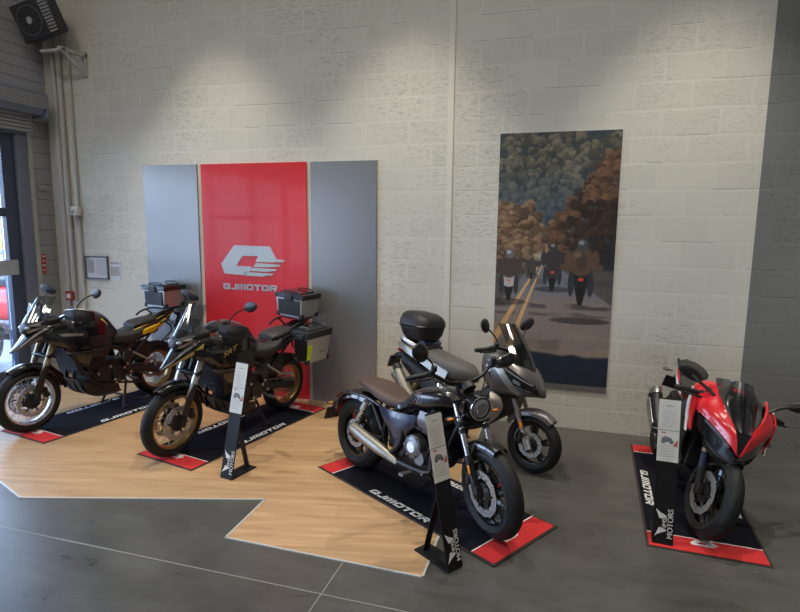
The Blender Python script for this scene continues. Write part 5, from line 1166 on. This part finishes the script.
# outside ----------------------------------------------------------------
flat('ground_outside', (-20, 6, -.15), (26, 40, .2), 'asphalt')
def car(loc, az, col, label, Lc=4.1, h=1.45, van=False):
    root = empty('car' if not van else 'van', (*loc, -.05), (0, 0, R(az)), label=label, cat='car' if not van else 'van')
    if van: S = [(-2.2, 1.15, .85, 1.0, .85, 6), (1.2, 1.15, .88, 1.0, .85, 6), (1.9, .9, .85, .55, .6, 5), (2.4, .75, .75, .25, .45, 4)]
    else: S = [(-2.05, .65, .70, .25, .3, 3), (-1.7, .66, .82, .32, .40, 4), (0, .62, .86, .34, .38, 4), (1.2, .6, .84, .30, .36, 4), (1.8, .56, .76, .22, .30, 3), (2.05, .5, .55, .12, .2, 3)]
    bm = new(); loft(bm, S, 30, 32); obj('body', bm, col, root)
    if not van:
        bm = new(); loft(bm, [(-1.75, .90, .62, .10, .10, 3), (-1.2, 1.02, .66, .40, .15, 3.5), (-.2, 1.02, .68, .44, .15, 4), (.35, 1.0, .66, .30, .15, 3.5), (.95, .92, .6, .05, .08, 3)], 24, 28); obj('cabin', bm, 'car_glass', root)
        bm = new(); loft(bm, [(-1.35, 1.38, .50, .05, .04, 3), (-.6, 1.43, .56, .05, .04, 3), (.1, 1.38, .50, .04, .04, 3)]); obj('roof', bm, col, root)
    else:
        bm = new(); box(bm, (1.55, 0, 1.55), (.5, 1.5, .5), roty(35)); obj('windscreen', bm, 'car_glass', root, bevel=.05)
    for x in (-1.25, 1.3):
        for s in (1, -1):
            bm = new(); lathe_y(bm, [(.31, -.1), (.31, .1), (.2, .11), (.2, -.11)], (x, s*.78, .32), 28); w_ = obj('wheel', bm, 'tyre', root)
            bm = new(); lathe_y(bm, [(.2, -.105), (.2, .105), (.02, .08), (.02, -.08)], (x, s*.78, .32), 20); obj('wheel_rim', bm, 'alu', w_)
    return root
car((-10.6, 8.6), 20, 'car_red', 'red car parked outside, seen through the glass door')
car((-16.5, 14.6), 15, 'car_sil', 'silver car across the street behind the red car')
car((-21, 19.0), 10, 'van_y', 'yellow van far across the street under the trees', van=True)
def tree(loc, h, r, label):
    root = empty('tree', (*loc, -.05), label=label, cat='tree')
    bm = new(); tube(bm, [(0, 0, 0), (.1, 0, h*.4), (0, .1, h*.7)], [.22, .16, .08]); obj('trunk', bm, mat('bark', (.08, .06, .045), .9), root)
    bm = new(); rnd = random.Random(int(h*100))
    for k in range(2200):
        d = Vector((rnd.gauss(0, 1), rnd.gauss(0, 1), rnd.gauss(0, 1))).normalized()*r*(rnd.random()**.35); p = Vector((d.x, d.y, h*.68+d.z*.85)); q = Matrix.Rotation(rnd.random()*6, 3, 'Z') @ Matrix.Rotation(rnd.random()*3, 3, 'X'); s = .16+.14*rnd.random()
        bm.faces.new([bm.verts.new(p+q @ Vector(v)*s) for v in ((-1, 0, 0), (0, -.5, .1), (1, 0, 0), (0, .5, .1))])
    obj('crown', bm, 'leaf', root, smooth=False)
tree((-27, 23.5), 8, 3.4, 'leafy green tree outside, left one beyond the street'); tree((-18.5, 22.5), 7, 2.8, 'leafy green tree outside, right one beyond the street')
c_ = copy_tree(cr3); c_.location = (-8.3, 6.1, -.05); c_.rotation_euler = (R(-5), 0, R(-60)); c_['label'] = 'dark motorcycle parked outside behind the glass door'
bpy.context.view_layer.update()

# ------------------------------------------------------------------ light
w = bpy.data.worlds.new('world'); SC.world = w; w.use_nodes = True; nt = w.node_tree; bg = nt.nodes['Background']
tcw = nt.nodes.new('ShaderNodeTexCoord'); sp = nt.nodes.new('ShaderNodeSeparateXYZ'); rw = nt.nodes.new('ShaderNodeValToRGB'); nt.links.new(tcw.outputs['Generated'], sp.inputs[0]); nt.links.new(sp.outputs['Z'], rw.inputs[0])
e = rw.color_ramp.elements; e[0].position = 0; e[0].color = (.62, .74, .95, 1); e[1].position = .6; e[1].color = (.40, .60, 1, 1); nt.links.new(rw.outputs[0], bg.inputs[0]); bg.inputs[1].default_value = 11.0
def area(name, loc, rot, size, power, col):
    l = bpy.data.lights.new(name, 'AREA'); l.shape = 'RECTANGLE'; l.size, l.size_y = size; l.energy = power; l.color = col; o = bpy.data.objects.new(name, l); COL.objects.link(o); o.location = loc; o.rotation_euler = rot; return o
def spot(name, loc, target, power, ang, blend, col, r=.04):
    l = bpy.data.lights.new(name, 'SPOT'); l.energy = power; l.spot_size = R(ang); l.spot_blend = blend; l.color = col; l.shadow_soft_size = r
    o = bpy.data.objects.new(name, l); COL.objects.link(o); o.location = loc; o.rotation_euler = (Vector(target)-Vector(loc)).to_track_quat('-Z', 'Y').to_euler(); return o
WARM = (1.0, .94, .82)
for x in (-4.1, -1.75, 1.05, 3.6): spot('ceiling_spot', (x, 4.75, 6.6), (x, 4.75, 0), 520, 58, .55, WARM)
for x in (-4.6, -1.8, 1.2): 
    for y in (1.6, -1.4): area('overhead_fill', (x, y, 6.9), (0, 0, 0), (1.2, 1.2), 50, WARM)  # unseen area lamps added overhead as general fill
# camera
p = dict(f=563.007, yaw=-.295198627, pitch=.143058076, roll=.0108412393)
r_ = Vector((.95623849, .29239155, .01073028)); u_ = Vector((-.05184771, .13324164, .98972647)); w_ = Vector((-.28795794, .94697088, -.14257061))
cam = bpy.data.cameras.new('camera'); co = bpy.data.objects.new('camera', cam); COL.objects.link(co)
cam.sensor_width = 36; cam.lens = p['f']/800*36; cam.clip_end = 200
mw = Matrix((( r_.x, u_.x, -w_.x, 0), (r_.y, u_.y, -w_.y, 0), (r_.z, u_.z, -w_.z, 2.125), (0, 0, 0, 1))); co.matrix_world = mw
SC.camera = co
SC.view_settings.view_transform = 'Standard'; SC.view_settings.look = 'None'; SC.view_settings.gamma = 1; SC.view_settings.use_curve_mapping = False; SC.view_settings.exposure = .27
